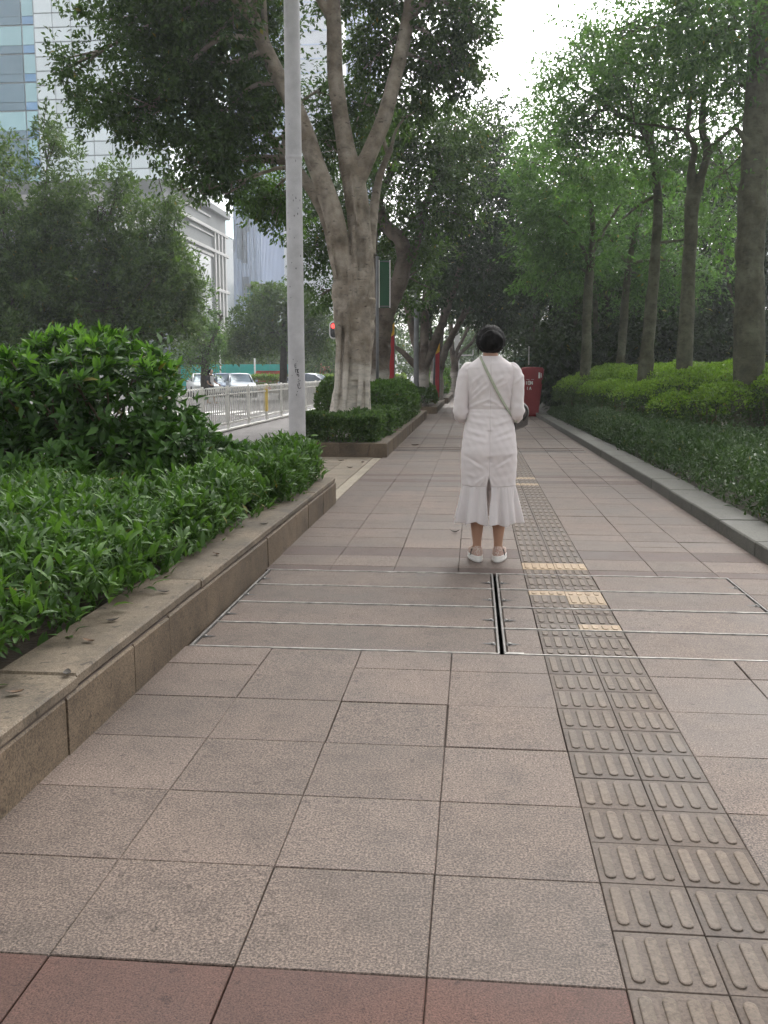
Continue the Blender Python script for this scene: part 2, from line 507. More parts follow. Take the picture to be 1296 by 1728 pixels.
# farther rows, too fine to pick apart
b = MB(); k = 0
y = YFAR
while y < 70:
    d = .43 * (1 if y < 30 else 2)
    mi = 1 if k % 9 in (7,) else 0
    for x0, x1 in list(zip(XC[:-1], XC[1:])) + [(2 * T, 1.3), (1.3, 1.7), (1.7, 2.16)]:
        b.box(((x0 + x1) / 2, y + d / 2, -.015 + rng.normal(0, .0008)), (x1 - x0 - .006, d - .006, .03), .003, mi)
    y += d; k += 1
o = b.build('distant_slabs', [MATS['paving_stone'], MATS['plum_stone']], pave); o['kind'] = 'stuff'

# tactile strip ----------------------------------------------------
def tactile_meshes(d, m, mb, gap=.0022):
    k = (round(d, 3), m)
    if k in _tile: return _tile[k]
    a = MB(); a.box((0, 0, -.015), (T / 2 - gap, d - gap, .03), .002)
    L = d * .80 if d > .15 else d * .72
    w = .0155
    n = 5
    prof = []
    def outline(s):
        pts = []
        r = w * s; h = L / 2 - w + (r - w) * .3
        for q in range(n + 1):
            t = PI * q / n; pts.append((r * math.cos(t), h + r * math.sin(t)))
        for q in range(n + 1):
            t = PI + PI * q / n; pts.append((r * math.cos(t), -h + r * math.sin(t)))
        return pts
    bb = MB()
    bb.grid([[(x_, y_, -.001) for x_, y_ in outline(1.0)], [(x_, y_, .0035) for x_, y_ in outline(.92)], [(x_, y_, .0048) for x_, y_ in outline(.74)]], closed=True, smooth=False, cap1=True)
    _tile[k] = (a.mesh('tactile_slab', MATS[m]), bb.mesh('bar', MATS[mb]))
    return _tile[k]
def tactile(cx, cy, d, parent=pave, new=False):
    tm, bm = tactile_meshes(d, 'tactile_new' if new else 'tactile', 'tactile_new' if new else 'tactile_bar')
    o = link('tactile_slab', tm, parent, (cx, cy, rng.normal(0, .0006)), (rng.normal(0, .001), rng.normal(0, .001), 0))
    for q in range(4): link('bar', bm, o, ((q - 1.5) * .0505, rng.normal(0, .0006), 0))
    return o
H = T / 2
CX = [T + H / 2, T + 3 * H / 2]
yy = -5 * T
while yy < 5 * T - .01:
    for c in CX: tactile(c, yy + H / 2, H)
    yy += H
for c in CX: tactile(c, (5 * T + 2.43) / 2, 2.43 - 5 * T)
for c in CX: tactile(c, 4.31, .17)
yy = 4.40
k = 0
while yy < 6.1:
    for j, c in enumerate(CX): tactile(c, yy + H / 2, H, new=(k == 0))
    yy += H; k += 1
bt, bb2 = MB(), MB()
while yy < 40:
    for j, c in enumerate(CX):
        new = 9.0 < yy < 9.22 or 9.6 < yy < 9.8 or 22 < yy < 22.4
        bt.box((c, yy + H / 2, -.015), (H - .004, H - .004, .03), .002, 1 if new else 0)
        for q in range(4):
            bb2.box((c + (q - 1.5) * .0505, yy + H / 2, .0018), (.029, H * .8, .0055), .002, 1 if new else 0)
    yy += H
o = bt.build('distant_tactile_slabs', [MATS['tactile'], MATS['tactile_new']], pave); o['kind'] = 'stuff'
o = bb2.build('distant_bars', [MATS['tactile_bar'], MATS['tactile_new']], pave); o['kind'] = 'stuff'

# recessed access covers across the path ----------------------------
CY0, CY1, NS = 2.43, 4.225, 4
SH = (CY1 - CY0) / NS
def access_cover(x0, x1, label, tact):
    t = empty('access_cover', ((x0 + x1) / 2, CY0, 0))
    tag(t, label, 'cover', 'stone-filled access covers set in the pavement')
    ox, oy = (x0 + x1) / 2, CY0
    def P(x, y_, z): return (x - ox, y_ - oy, z)
    base = MB(); base.box(P(ox, (CY0 + CY1) / 2, -.03), (x1 - x0, CY1 - CY0, .024)); base.build('tray', MATS['dark_steel'], t)
    for s in range(NS):
        a, c = CY0 + s * SH + .012, CY0 + (s + 1) * SH - .006
        spans = [(x0 + .019, x1 - .019)]
        if tact: spans = [(x0 + .019, T - .002), (2 * T + .003, x1 - .019)]
        for u0, u1 in spans:
            q = link('stone_panel', tile_mesh(u1 - u0, c - a, 'cover_stone', .004), t, P((u0 + u1) / 2, (a + c) / 2, -.001 + rng.normal(0, .001)))
        if tact:
            sizes = [.105, .212, c - a - .317]
            if s % 2: sizes = sizes[::-1]
            z = a
            for r_, d in enumerate(sizes):
                for j, cx in enumerate(CX):
                    new = (s == 2 and j == 1 and r_ >= 1) or (s == 3 and r_ == 0 and False) or (s == 2 and j == 0 and r_ == 2) or (s == 1 and j == 1 and r_ == 0)
                    tb = tactile(cx - ox, z + d / 2 - oy, d, t, new)
                z += d
    for s in range(NS + 1):
        yb = CY0 + s * SH + (.003 if s < NS else -.006)
        b = MB()
        n = 12
        xs = np.linspace(x0 + .004, x1 - .004, n)
        rows_ = []
        for q in range(n):
            w = .0036 + rng.random() * .0024; dy = rng.normal(0, .0012)
            rows_.append([P(xs[q], yb - w + dy, -.02), P(xs[q], yb - w + dy, .004), P(xs[q], yb + w + dy, .004), P(xs[q], yb + w + dy, -.02)])
        b.grid(rows_, smooth=False)
        b.build('steel_edge', MATS['steel'], t)
    for side, xx in ((0, x0 + .007), (1, x1 - .007)):
        b = MB(); b.box(P(xx, (CY0 + CY1) / 2, -.006), (.011, CY1 - CY0 - .02, .02), .002); b.build('side_rail', MATS['dull_steel'], t)
        sg = 1 if side == 0 else -1
        for s in range(NS):
            yc = CY0 + (s + .38) * SH
            b = MB()
            b.poly([P(xx + sg * .012, yc - .028, .0016), P(xx + sg * .085, yc + .002, .0016), P(xx + sg * .012, yc + .024, .0016)][::sg])
            b.poly([P(xx + sg * .012, yc - .028, .0012), P(xx + sg * .04, yc - .004, .005), P(xx + sg * .012, yc + .024, .0012)][::sg])
            b.build('lifting_slot', MATS['dark_steel'], t)
            b = MB(); b.lathe([(.009, 0), (.008, .006), (.003, .008)], P(xx + sg * .026, yc, .001), 8); b.build('bolt', MATS['steel'], t)
    return t
access_cover(-1.275, .228, 'wide stone-filled access cover left of the dark slot, beside the planter wall', False)
rc = access_cover(.244, 1.735, 'wide stone-filled access cover right of the dark slot, crossed by the tactile strip', True)
b = MB(); b.box((.30 - (.25 + 1.735) / 2, CY0 + .012 - CY0, .0015), (.085, .022, .006), .001); b.build('latch_plate', MATS['steel'], rc)
b = MB(); b.box((.236, (CY0 + CY1) / 2, -.026), (.026, CY1 - CY0, .02)); slot = b.build('slot_channel', MATS['dark_steel'], pave)
# plain slabs right of the right cover
for s in range(NS): slab(1.737, 2.16, CY0 + s * SH, CY0 + (s + 1) * SH, 'paving_stone')
# a second band of covers farther on
b = MB()
for q, yb in enumerate((13.9, 14.2, 14.55)):
    b.box((-.45, yb, .003), (1.6, .03 if q else .06, .006), .001, 0 if q else 1)
    b.box((1.2, yb, .003), (1.5, .03 if q else .06, .006), .001, 0 if q else 1)
o = b.build('distant_cover_edges', [MATS['plum_stone'], MATS['dark_steel']], pave); o['kind'] = 'stuff'

# paving between the two left planters, with cream border strips
gx = np.linspace(-3.72, -1.45, 7)
gy = np.linspace(7.62, 12.5, 13)
for i in range(6):
    for j in range(12):
        slab(gx[i], gx[i + 1], gy[j], gy[j + 1], 'side_paving')
for j in range(6):
    slab(-1.445, -1.315, 7.55 + j * .83, 7.55 + (j + 1) * .83, 'cream_strip', name='border_strip')
for j in range(3):
    slab(-3.7 + j * .75, -3.7 + (j + 1) * .75, 12.505, 12.60, 'cream_strip', name='border_strip')
for i in range(3):
    for j in range(5):
        slab(-3.7 + i * .75, -3.7 + (i + 1) * .75, 25.3 + j * .52, 25.3 + (j + 1) * .52, 'side_paving')
for j in range(3): slab(-1.44, -1.31, 25.3 + j * .85, 25.3 + (j + 1) * .85, 'cream_strip', name='border_strip')

# ------------------------------------------------------------------ planters
def block(parent, name, x0, x1, y0, y1, z0, z1, m, bev=.008, gap=.004, jit=.002):
    b = MB(); b.box((0, 0, 0), (abs(x1 - x0) - gap, abs(y1 - y0) - gap, z1 - z0), bev)
    o = b.build(name, MATS[m], parent, ((x0 + x1) / 2 - parent.location.x + rng.normal(0, jit), (y0 + y1) / 2 - parent.location.y + rng.normal(0, jit), (z0 + z1) / 2 + rng.normal(0, jit * .5)))
    o.rotation_euler = (rng.normal(0, .002), rng.normal(0, .002), rng.normal(0, .002))
    return o
lp = tag(empty('planter', (-2.9, 2.0, 0)), 'long low stone planter along the left edge, nearest the camera', 'planter')
JF = [-4, -2.6, -1.2, .2, 1.1, 1.75, 2.2, 4.3, 4.75, 5.9, 6.7, 7.5]
for a, c in zip(JF[:-1], JF[1:]): block(lp, 'face_slab', -1.34, -1.292, a, c, -.02, .205, 'wall_stone')
JC = [-4, -2.1, -.3, 1.2, 2.75, 4.72, 6.3, 7.5]
for a, c in zip(JC[:-1], JC[1:]): block(lp, 'coping_stone', -1.60, -1.297, a, c, .212, .258, 'coping_stone', .008)
b = MB(); b.box((-1.33 + 2.9, 1.75 - 2.0, .20), (.05, 11.4, .02)); b.build('mortar', MATS['joint'], lp)
for q in range(4):
    block(lp, 'face_slab', -1.345 - .85 * q, -1.345 - .85 * (q + 1), 7.452, 7.5, -.02, .205, 'wall_stone')
    block(lp, 'coping_stone', -1.60 - .79 * q, -1.60 - .79 * (q + 1), 7.2, 7.5, .212, .258, 'coping_stone')
for q in range(6): block(lp, 'face_slab', -4.70, -4.62, -4 + q * 1.91, -4 + (q + 1) * 1.91, -.02, .25, 'wall_stone')
b = MB(); b.box((-3.0 + 2.9, 1.7 - 2.0, .09), (3.3, 11.3, .18)); b.build('soil', MATS['soil'], lp)

def planter(x0, x1, y0, y1, h, label, t=.2, m='wall_stone'):
    p = tag(empty('planter', ((x0 + x1) / 2, (y0 + y1) / 2, 0)), label, 'planter')
    n = max(2, round((x1 - x0) / .62))
    xs = np.linspace(x0, x1, n + 1)
    for a, c in zip(xs[:-1], xs[1:]):
        block(p, 'wall_block', a, c, y0, y0 + t, -.02, h, m); block(p, 'wall_block', a, c, y1 - t, y1, -.02, h, m)
    n = max(2, round((y1 - y0) / 1.05))
    ys = np.linspace(y0 + t, y1 - t, n + 1)
    for a, c in zip(ys[:-1], ys[1:]):
        block(p, 'wall_block', x1 - t, x1, a, c, -.02, h, m); block(p, 'wall_block', x0, x0 + t, a, c, -.02, h, m)
    b = MB(); b.box((0, 0, h / 2 - .03), (x1 - x0 - 2 * t, y1 - y0 - 2 * t, h - .06)); b.build('soil', MATS['soil'], p)
    return p
planter(-2.72, -1.24, 12.62, 25.2, .215, 'stone planter round the big ficus trunk, its front wall cracked near the corner')
planter(-3.5, -1.06, 27.9, 36.0, .21, 'short stone planter beyond the ficus planter, with a gap before it')
planter(-3.4, -.95, 37.2, 66, .24, 'farthest stone planter down the left side of the path')
# crack in the front wall near the corner
b = MB(); b.tube([(-1.50, 12.613, .215), (-1.512, 12.612, .17), (-1.535, 12.612, .10), (-1.548, 12.612, .03), (-1.55, 12.612, 0)], [.006, .009, .008, .006, .004], 5)
o = b.build('crack', MATS['joint'])
for q in bpy.data.objects:
    if q.name.startswith('planter') and 'cracked' in q.get('label', ''): o.parent = q; o.location = -Vector(q.location)

# right kerb -----------------------------------------------------------
rk = empty('kerb', (2.1, 0, 0)); rk['kind'] = 'structure'
KP = [(-4.0, 2.13), (9.0, 2.11), (17.5, 2.02), (30, 1.87), (46, 1.75), (70, 1.6)]
def kx(y): return float(np.interp(y, [p[0] for p in KP], [p[1] for p in KP]))
y = -4.0
while y < 60:
    L = 1.0 if y < 30 else 2.0
    x0, x1 = kx(y), kx(y + L)
    b = MB(); b.box((0, 0, .04), (.33, L - .005, .14), .01)
    o = b.build('kerb_stone', MATS['grey_kerb_stone'], rk, ((x0 + x1) / 2 + .165 - 2.1 + rng.normal(0, .002), y + L / 2, rng.normal(0, .0015)))
    o.rotation_euler = (0, 0, -math.atan2(x1 - x0, L))
    y += L
# ------------------------------------------------------------------ foliage tools
def leaves_mesh(name, P, D, N, L, W, m, detail=1, droop=.12, fold=.18):
    V, F, k = leaf_arrays(P, D, N, L, W, droop, fold, detail)
    return np_mesh(name, V, F, MATS[m], np.repeat(rng.random(len(P)), k))
def crown_arrays(blobs, per=26, rc=.26, L=.085, W=.042, flat=.75, shell=2.4, sag=.35, spray=.9, lift=.1):
    C = []; O_ = []
    for c, r, n in blobs:
        n = int(n)
        d = rand_dir(n); q = rng.random(n) ** (1 / shell)
        C.append(np.array(c) + d * q[:, None] * np.array(r) * (1 + rng.normal(0, .07, (n, 1)))); O_.append(d)
    C = np.vstack(C); K = len(C); OUT = np.vstack(O_)
    size = rc * rng.uniform(.55, 1.35, K)
    cnt = np.maximum(4, (per * rng.uniform(.5, 1.5, K))).astype(int)
    idx = np.repeat(np.arange(K), cnt); n = len(idx)
    off = rand_dir(n) * (rng.random((n, 1)) ** .5) * .75; off[:, 2] *= flat
    # each clump is a leafy spray drawn out along its own axis
    ax = norm(OUT * .9 + rng.normal(0, .5, (K, 3)) + np.array([0, 0, lift]))
    tt = rng.uniform(-.6, 1.5, n)[:, None]
    off = off * (1.05 - .38 * np.maximum(tt, 0)) + ax[idx] * tt * spray
    P = C[idx] + off * size[idx][:, None]
    D = norm(norm(off) * .8 + rand_dir(n) * .8 + np.array([0, 0, -sag]))
    N = norm(rand_dir(n) * .8 + np.array([0, 0, 1.0]))
    s = rng.uniform(.7, 1.25, n)
    return P, D, N, L * s, W * s
def crown(parent, blobs, m, name='crown', **kw):
    detail = kw.pop('detail', 1)
    return link(name, leaves_mesh(name, *crown_arrays(blobs, **kw), m, detail=detail), parent)
def px_blobs(lst, Y, k=1.0, zmin=1.9):
    """(x, y, rx, ry, dY, depth, n) in photo pixels at distance row Y"""
    out = []
    for x, y, rx, ry, dY, dep, n in lst:
        c = at(x, y, Y + dY); s = mpp(Y + dY)
        out.append((c, (rx * s, dep, ry * s), max(3, n * k)))
    return out
WK = [1.0]
def px_path(lst, Y):
    """(x, y, width px, dY) -> points and radii"""
    q = [(*at(x, y, Y + d), w * .5 * mpp(Y + d) * WK[0]) for x, y, w, d in lst]
    return q
def limb(b, q, n=10, seg=5, wob=.03, jit=.035):
    c = catmull(q, seg)
    r = c[:, 3] * (1 + rng.normal(0, jit, len(c)))
    P = c[:, :3] + rng.normal(0, wob, (len(c), 3)) * np.minimum(r, .2)[:, None]
    b.tube([tuple(p) for p in P], [max(.006, x) for x in r], n)
def twigs_to(b, blobs, anchors, r0=.035, n=6, frac=1.0):
    """thin boughs from the nearest limb point to the foliage clumps"""
    A = np.array(anchors)
    for c, r, k in blobs:
        if rng.random() > frac: continue
        c = np.array(c) + rng.normal(0, .25, 3) * np.array(r)
        j = np.argmin(np.linalg.norm(A[:, :3] - c, axis=1) + rng.random(len(A)) * .8)
        a = A[j, :3]; d = c - a
        if np.linalg.norm(d) < .15: continue
        m1 = a + d * .4 + rng.normal(0, .10, 3) * np.linalg.norm(d) + np.array([0, 0, .08 * np.linalg.norm(d)])
        rr = min(r0, A[j, 3] * .7)
        limb(b, [(*a, rr), (*m1, rr * .75), (*c, rr * .35)], n, 5, .1)
        for _ in range(3):
            e = c + rng.normal(0, .55, 3) * np.array(r)
            limb(b, [(*(m1 * .3 + c * .7), rr * .45), (*((c + e) / 2 + rng.normal(0, .1, 3)), rr * .3), (*e, .006)], 5, 3, .1)
def remesh(o, voxel, smooth=2):
    md = o.modifiers.new('join', 'REMESH'); md.mode = 'VOXEL'; md.voxel_size = voxel; md.use_smooth_shade = True
    if smooth:
        s = o.modifiers.new('soften', 'SMOOTH'); s.factor = .5; s.iterations = smooth
    return o

# ------------------------------------------------------------------ the big ficus
HY = 15.2
hero = tag(empty('ficus_tree', (at(590, 752, HY)[0], HY, .15)), 'big pale-barked ficus with whitewashed foot and forking limbs behind the grey pole', 'tree')
hx, hy, hz = hero.location
def rel(path): return [(p[0] - hx, p[1] - hy, p[2] - hz, p[3]) for p in path]
HP = [
    [(592, 765, 80, 0), (590, 715, 72, 0), (592, 660, 58, 0), (597, 610, 56, 0), (600, 560, 62, 0), (600, 505, 66, 0)],        # bole
    [(572, 760, 38, -.1), (572, 690, 30, -.05), (582, 620, 24, 0), (578, 560, 26, -.1), (574, 500, 26, -.12)],                  # root ridges
    [(618, 760, 34, .05), (612, 680, 26, .05), (612, 600, 26, .05), (614, 540, 26, .1)],
    [(604, 640, 40, -.12), (606, 590, 44, -.16), (608, 548, 32, -.1), (608, 510, 30, -.05)],                                    # burr
    [(600, 640, 20, -.22), (602, 600, 24, -.26), (604, 560, 16, -.2)],
    [(570, 505, 22, -.12), (575, 485, 28, -.15), (582, 470, 24, -.1)],
    [(590, 520, 46, 0), (580, 470, 36, -.1), (572, 405, 33, -.2), (556, 340, 32, -.3), (532, 275, 30, -.4), (504, 195, 28, -.5), (466, 120, 25, -.6), (432, 45, 23, -.8), (412, -30, 20, -1)],   # left limb
    [(606, 520, 50, .05), (610, 460, 44, .05), (607, 390, 38, .05), (600, 325, 38, .05), (590, 275, 34, .05)],                  # centre limb
    [(592, 500, 16, -.2), (598, 480, 18, -.24), (606, 460, 18, -.2)], [(604, 505, 14, -.26), (612, 480, 16, -.26), (616, 455, 16, -.2)],
    [(590, 285, 33, .05), (578, 215, 27, .0), (566, 130, 25, -.1), (564, 50, 24, -.2), (560, -40, 22, -.3)],                    # upright fork
    [(563, 40, 13, -.2), (545, 10, 12, -.3), (528, -20, 11, -.4)],
    [(604, 300, 30, .05), (622, 262, 27, .1), (648, 200, 25, .2), (664, 140, 23, .3), (680, 75, 22, .4), (690, 25, 22, .4)],    # right fork
    [(688, 35, 17, .4), (692, -30, 14, .4)], [(690, 30, 15, .4), (715, 5, 13, .5), (745, -30, 12, .6)],
    [(572, 440, 30, .15), (556, 380, 24, .3), (532, 330, 20, .45), (500, 285, 17, .6), (468, 248, 14, .7), (436, 206, 12, .8), (400, 165, 10, 1.0)],   # back-left bough
    [(622, 430, 22, .2), (630, 360, 16, .5), (640, 300, 12, .8), (660, 250, 9, 1.2)],
    [(448, 80, 12, -.6), (446, 30, 10, -.6), (444, -20, 8, -.6)],
]
b = MB(); anch = []
for p in HP:
    q = rel(px_path(p, HY)); limb(b, q, 16, 6, .02, .008); anch += [tuple(c) for c in catmull(q, 4)]
# sinews and folds running up the bole
for x0, y0, x1, y1, w, d in ((566, 700, 574, 520, 11, -.33), (580, 720, 590, 500, 10, -.38), (602, 740, 606, 540, 9, -.36), (618, 700, 622, 520, 11, -.28), (592, 530, 584, 400, 9, -.30), (600, 520, 596, 380, 10, -.32), (616, 520, 618, 400, 10, -.25), (566, 470, 560, 360, 8, -.34), (604, 380, 592, 290, 8, -.2)):
    xm = (x0 + x1) / 2 + rng.normal(0, 4)
    limb(b, rel(px_path([(x0, y0, w * .7, d), (xm, (y0 + y1) / 2, w, d - .01), (x1, y1, w * .6, d + .05)], HY)), 8, 8, .02, .02)
# flare of the roots
for a in np.linspace(0, 2 * PI, 7, endpoint=False):
    ca, sa = math.cos(a + .3), math.sin(a + .3)
    limb(b, [(ca * .12, sa * .12, 1.0, .13), (ca * .25, sa * .25, .45, .12), (ca * .42, sa * .42, .12, .09), (ca * .55, sa * .55, -.05, .05)], 8, 4, .05)
remesh(b.build('trunk', MATS['ficus_bark'], hero), .017, 1)
HB = [  # (x, y, rx, ry, dY, depth, n)
    (225, 20, 95, 42, -1.0, 1.0, 80), (180, 175, 62, 36, -1.2, .7, 55), (120, 108, 32, 18, -1.3, .4, 16), (265, 120, 80, 55, -.9, .9, 80), (330, 60, 110, 75, -.6, 1.3, 150),
    (410, 70, 70, 80, .2, 1.2, 110), (350, 170, 90, 60, -.5, 1.0, 120), (250, 205, 60, 36, -1, .7, 45), (390, 210, 60, 55, -.2, .9, 75), (345, 265, 62, 48, -.6, .8, 65),
    (385, 295, 34, 32, -.4, .6, 30), (345, 312, 26, 18, -.6, .5, 14), (455, 160, 40, 50, .6, .8, 50), (400, 0, 95, 60, .4, 1.4, 100), (290, -40, 150, 50, -.6, 1.4, 100),
    (310, 20, 60, 60, 0, 1.2, 70),
    (640, 30, 75, 75, 1.2, 1.0, 95), (735, 40, 78, 75, 1.2, 1.2, 130), (790, 35, 36, 55, 1.0, .9, 45), (745, 130, 55, 42, 1.0, .8, 55), (620, 130, 50, 60, 1.5, .9, 60), (700, 165, 42, 45, 1.3, .8, 40),
    (560, -25, 60, 30, .8, 1.0, 40), (660, -60, 150, 50, .5, 1.6, 90), (775, 105, 30, 26, 1.0, .5, 20),
    (545, 150, 22, 24, 1.8, .4, 12), (550, 240, 34, 44, 1.8, .6, 40), (600, 220, 50, 50, 2.2, .7, 50),
]
HBm = px_blobs(HB, HY)
HBr = [((c[0] - hx, c[1] - hy, c[2] - hz), r, n) for c, r, n in HBm]
# unseen crown foliage added above the picture to shade the path
HOVER = [((X - hx, Y - hy, z - hz), (1.5, 1.4, .55), 46) for X, Y, z in ((-4.2, 10.2, 6.9), (-2.2, 9.6, 7.2), (-.2, 9.8, 7.4), (-3.2, 7.6, 7.4), (-1.0, 7.4, 7.6), (1.0, 8.4, 8.0), (.6, 11.2, 8.6), (-1.6, 12.2, 8.8), (-3.4, 12.6, 8.8), (-5.2, 8.4, 7.6), (1.4, 13.2, 9.6), (-1.2, 15.2, 10), (-4.8, 13.0, 9.4), (.8, 15.5, 10.4))]
b = MB(); twigs_to(b, HBr + HOVER, anch, .05)
b.build('branch', MATS['ficus_bark'], hero)['kind'] = 'stuff'
LB = [((c[0] - hx, c[1] - hy, c[2] - hz), r, n) for c, r, n in px_blobs([(455, 330, 44, 30, 1.2, .7, 56), (432, 345, 28, 24, 1.2, .6, 26), (472, 362, 34, 24, 1.2, .6, 28)], HY)]
b = MB(); twigs_to(b, LB, anch, .03); b.build('branch', MATS['ficus_bark'], hero)['kind'] = 'stuff'
crown(hero, LB, 'ficus_leaf_light', 'lit_crown', per=40, rc=.26, L=.085, W=.046)  # lit part of the crown, its brightness put into a lighter leaf colour
crown(hero, HBr + HOVER, 'ficus_leaf', per=44, rc=.30, L=.092, W=.05, flat=.8)

# ------------------------------------------------------------------ generic tree from photo pixels
def px_tree(name, label, cat, group, Y, base, paths, blobs, bark, leaf, k=1.0, vox=None, r0=.04, **kw):
    bx, by = base
    p0 = at(bx, by, Y)
    t = tag(empty(name, (p0[0], Y, 0)), label, cat, group)
    X0 = p0[0]
    b = MB(); an = []
    for p in paths:
        q = [(a - X0, c - Y, z, r) for a, c, z, r in px_path(p, Y)]
        if p is paths[0]:
            q = [(q[0][0], q[0][1], -.1, q[0][3] * 1.25)] + q
        limb(b, q, 10, 5, .05); an += [tuple(c) for c in catmull(q, 4)]
    bl = [((c[0] - X0, c[1] - Y, c[2]), r, n) for c, r, n in px_blobs(blobs, Y, k)]
    o = b.build('trunk', MATS[bark], t)
    if vox: remesh(o, vox, 2)
    up = [a for a in an if a[2] > 1.6] or an
    b2 = MB(); twigs_to(b2, bl, up, r0)
    b2.build('branch', MATS[bark], t)['kind'] = 'stuff'
    crown(t, bl, leaf, **kw)
    return t
G1 = 'ficus trees in the planters along the path'
px_tree('ficus_tree', 'dark ficus just behind the big ficus, its bough bending over the green banner', 'tree', G1, 21.0, (640, 700),
    [[(640, 700, 46, 0), (638, 640, 40, 0), (640, 590, 38, 0), (645, 545, 38, 0), (652, 510, 34, 0)],
     [(648, 530, 32, 0), (668, 490, 28, -.1), (682, 440, 26, -.2), (676, 405, 24, -.2), (655, 385, 20, -.1), (640, 350, 16, .1), (632, 290, 14, .3)],
     [(646, 530, 22, 0), (635, 480, 20, .2), (628, 420, 17, .4), (640, 340, 14, .5), (670, 270, 12, .6)],
     [(670, 480, 16, 0), (700, 420, 14, 0), (720, 340, 12, .3), (745, 280, 10, .5)],
     [(640, 520, 16, .2), (600, 440, 13, .6), (560, 390, 10, .9), (540, 350, 8, 1.0)]],
    [(700, 330, 80, 60, 0, 1.8, 120), (640, 250, 60, 60, 0, 1.4, 80), (740, 260, 70, 50, .5, 1.6, 100), (560, 420, 38, 40, .8, .8, 40), (545, 350, 40, 40, .8, .8, 40), (545, 500, 26, 22, .6, .5, 14),
     (690, 420, 60, 50, 1.0, 1.4, 60), (680, 210, 60, 40, .5, 1.2, 60), (770, 330, 50, 55, 0, 1.2, 70), (640, 420, 50, 50, 1.6, 1.0, 50), (690, 480, 40, 40, 1.4, 1.0, 30), (530, 290, 40, 40, 1.5, .8, 34), (590, 320, 40, 60, 1.6, .9, 46), (530, 440, 24, 60, .8, .6, 30), (780, 230, 50, 40, .5, 1.1, 50)],
    'ficus_bark_far', 'ficus_leaf', per=44, rc=.36, L=.10, W=.055, vox=.035)
px_tree('ficus_tree', 'ficus with several stems rising from one whitewashed foot, beyond the red banner', 'tree', G1, 30.0, (712, 690),
    [[(712, 690, 22, 0), (714, 650, 20, 0), (714, 612, 20, 0)],
     [(714, 625, 17, 0), (700, 575, 13, 0), (690, 530, 11, 0), (676, 480, 9, 0), (660, 420, 8, 0)],
     [(714, 622, 16, 0), (716, 570, 14, 0), (720, 500, 12, 0), (728, 420, 10, .5)],
     [(716, 622, 16, 0), (735, 575, 14, 0), (752, 530, 12, 0), (772, 470, 10, .3), (790, 400, 8, .6)],
     [(712, 630, 12, 0), (690, 605, 10, 0), (676, 592, 8, 0), (655, 580, 6, 0)]],
    [(760, 420, 80, 60, 0, 2.2, 110), (700, 430, 60, 60, 1, 2, 70), (800, 340, 70, 60, 0, 2.2, 110), (730, 480, 70, 40, 0, 2, 60), (820, 440, 60, 50, 0, 1.8, 80), (780, 250, 60, 50, 1, 2, 70), (850, 300, 50, 60, .5, 1.6, 70), (700, 520, 40, 24, 1.5, 1.2, 20), (840, 220, 50, 45, 1, 1.6, 50)],
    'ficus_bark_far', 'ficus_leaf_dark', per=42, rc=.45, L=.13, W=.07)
px_tree('ficus_tree', 'ficus beside the second red banner, whitewashed foot in the short planter', 'tree', G1, 35.0, (735, 690),
    [[(735, 690, 24, 0), (737, 650, 22, 0), (738, 615, 20, 0)],
     [(732, 625, 12, 0), (725, 570, 10, 0), (722, 500, 9, 0), (715, 440, 8, 0)],
     [(742, 625, 13, 0), (752, 590, 12, 0), (775, 545, 10, 0), (800, 500, 8, 0), (830, 450, 6, 0)],
     [(738, 620, 12, 0), (745, 550, 10, 0), (760, 480, 9, 0), (780, 420, 8, 0)]],
    [(790, 490, 70, 40, 0, 2, 70), (840, 470, 60, 50, .5, 2, 80), (860, 380, 50, 60, .5, 2, 80), (740, 520, 50, 30, 1, 1.5, 30), (830, 530, 45, 28, 0, 1.3, 36), (880, 430, 40, 60, .5, 2, 60), (790, 400, 60, 50, 1, 2, 60)],
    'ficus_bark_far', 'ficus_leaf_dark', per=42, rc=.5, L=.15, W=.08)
px_tree('ficus_tree', 'farthest ficus with bare pale boughs left of the woman', 'tree', G1, 47.0, (764, 670),
    [[(764, 670, 14, 0), (765, 640, 13, 0), (768, 612, 11, 0)],
     [(768, 615, 7, 0), (778, 595, 6, 0), (795, 580, 5, 0), (806, 560, 4, 0)],
     [(768, 612, 7, 0), (772, 590, 6, 0), (785, 565, 5, 0), (795, 540, 4, 0)],
     [(766, 618, 9, 0), (762, 580, 8, 0), (760, 530, 7, 0)]],
    [(800, 520, 40, 24, 0, 2, 40), (850, 510, 50, 36, 1, 2.5, 70), (780, 480, 60, 40, 2, 3, 60), (860, 450, 50, 50, 2, 3, 60), (880, 340, 40, 60, 3, 3, 50), (900, 500, 36, 50, 3, 2.5, 46)],
    'ficus_bark_far', 'ficus_leaf_dark', per=36, rc=.6, L=.19, W=.10)

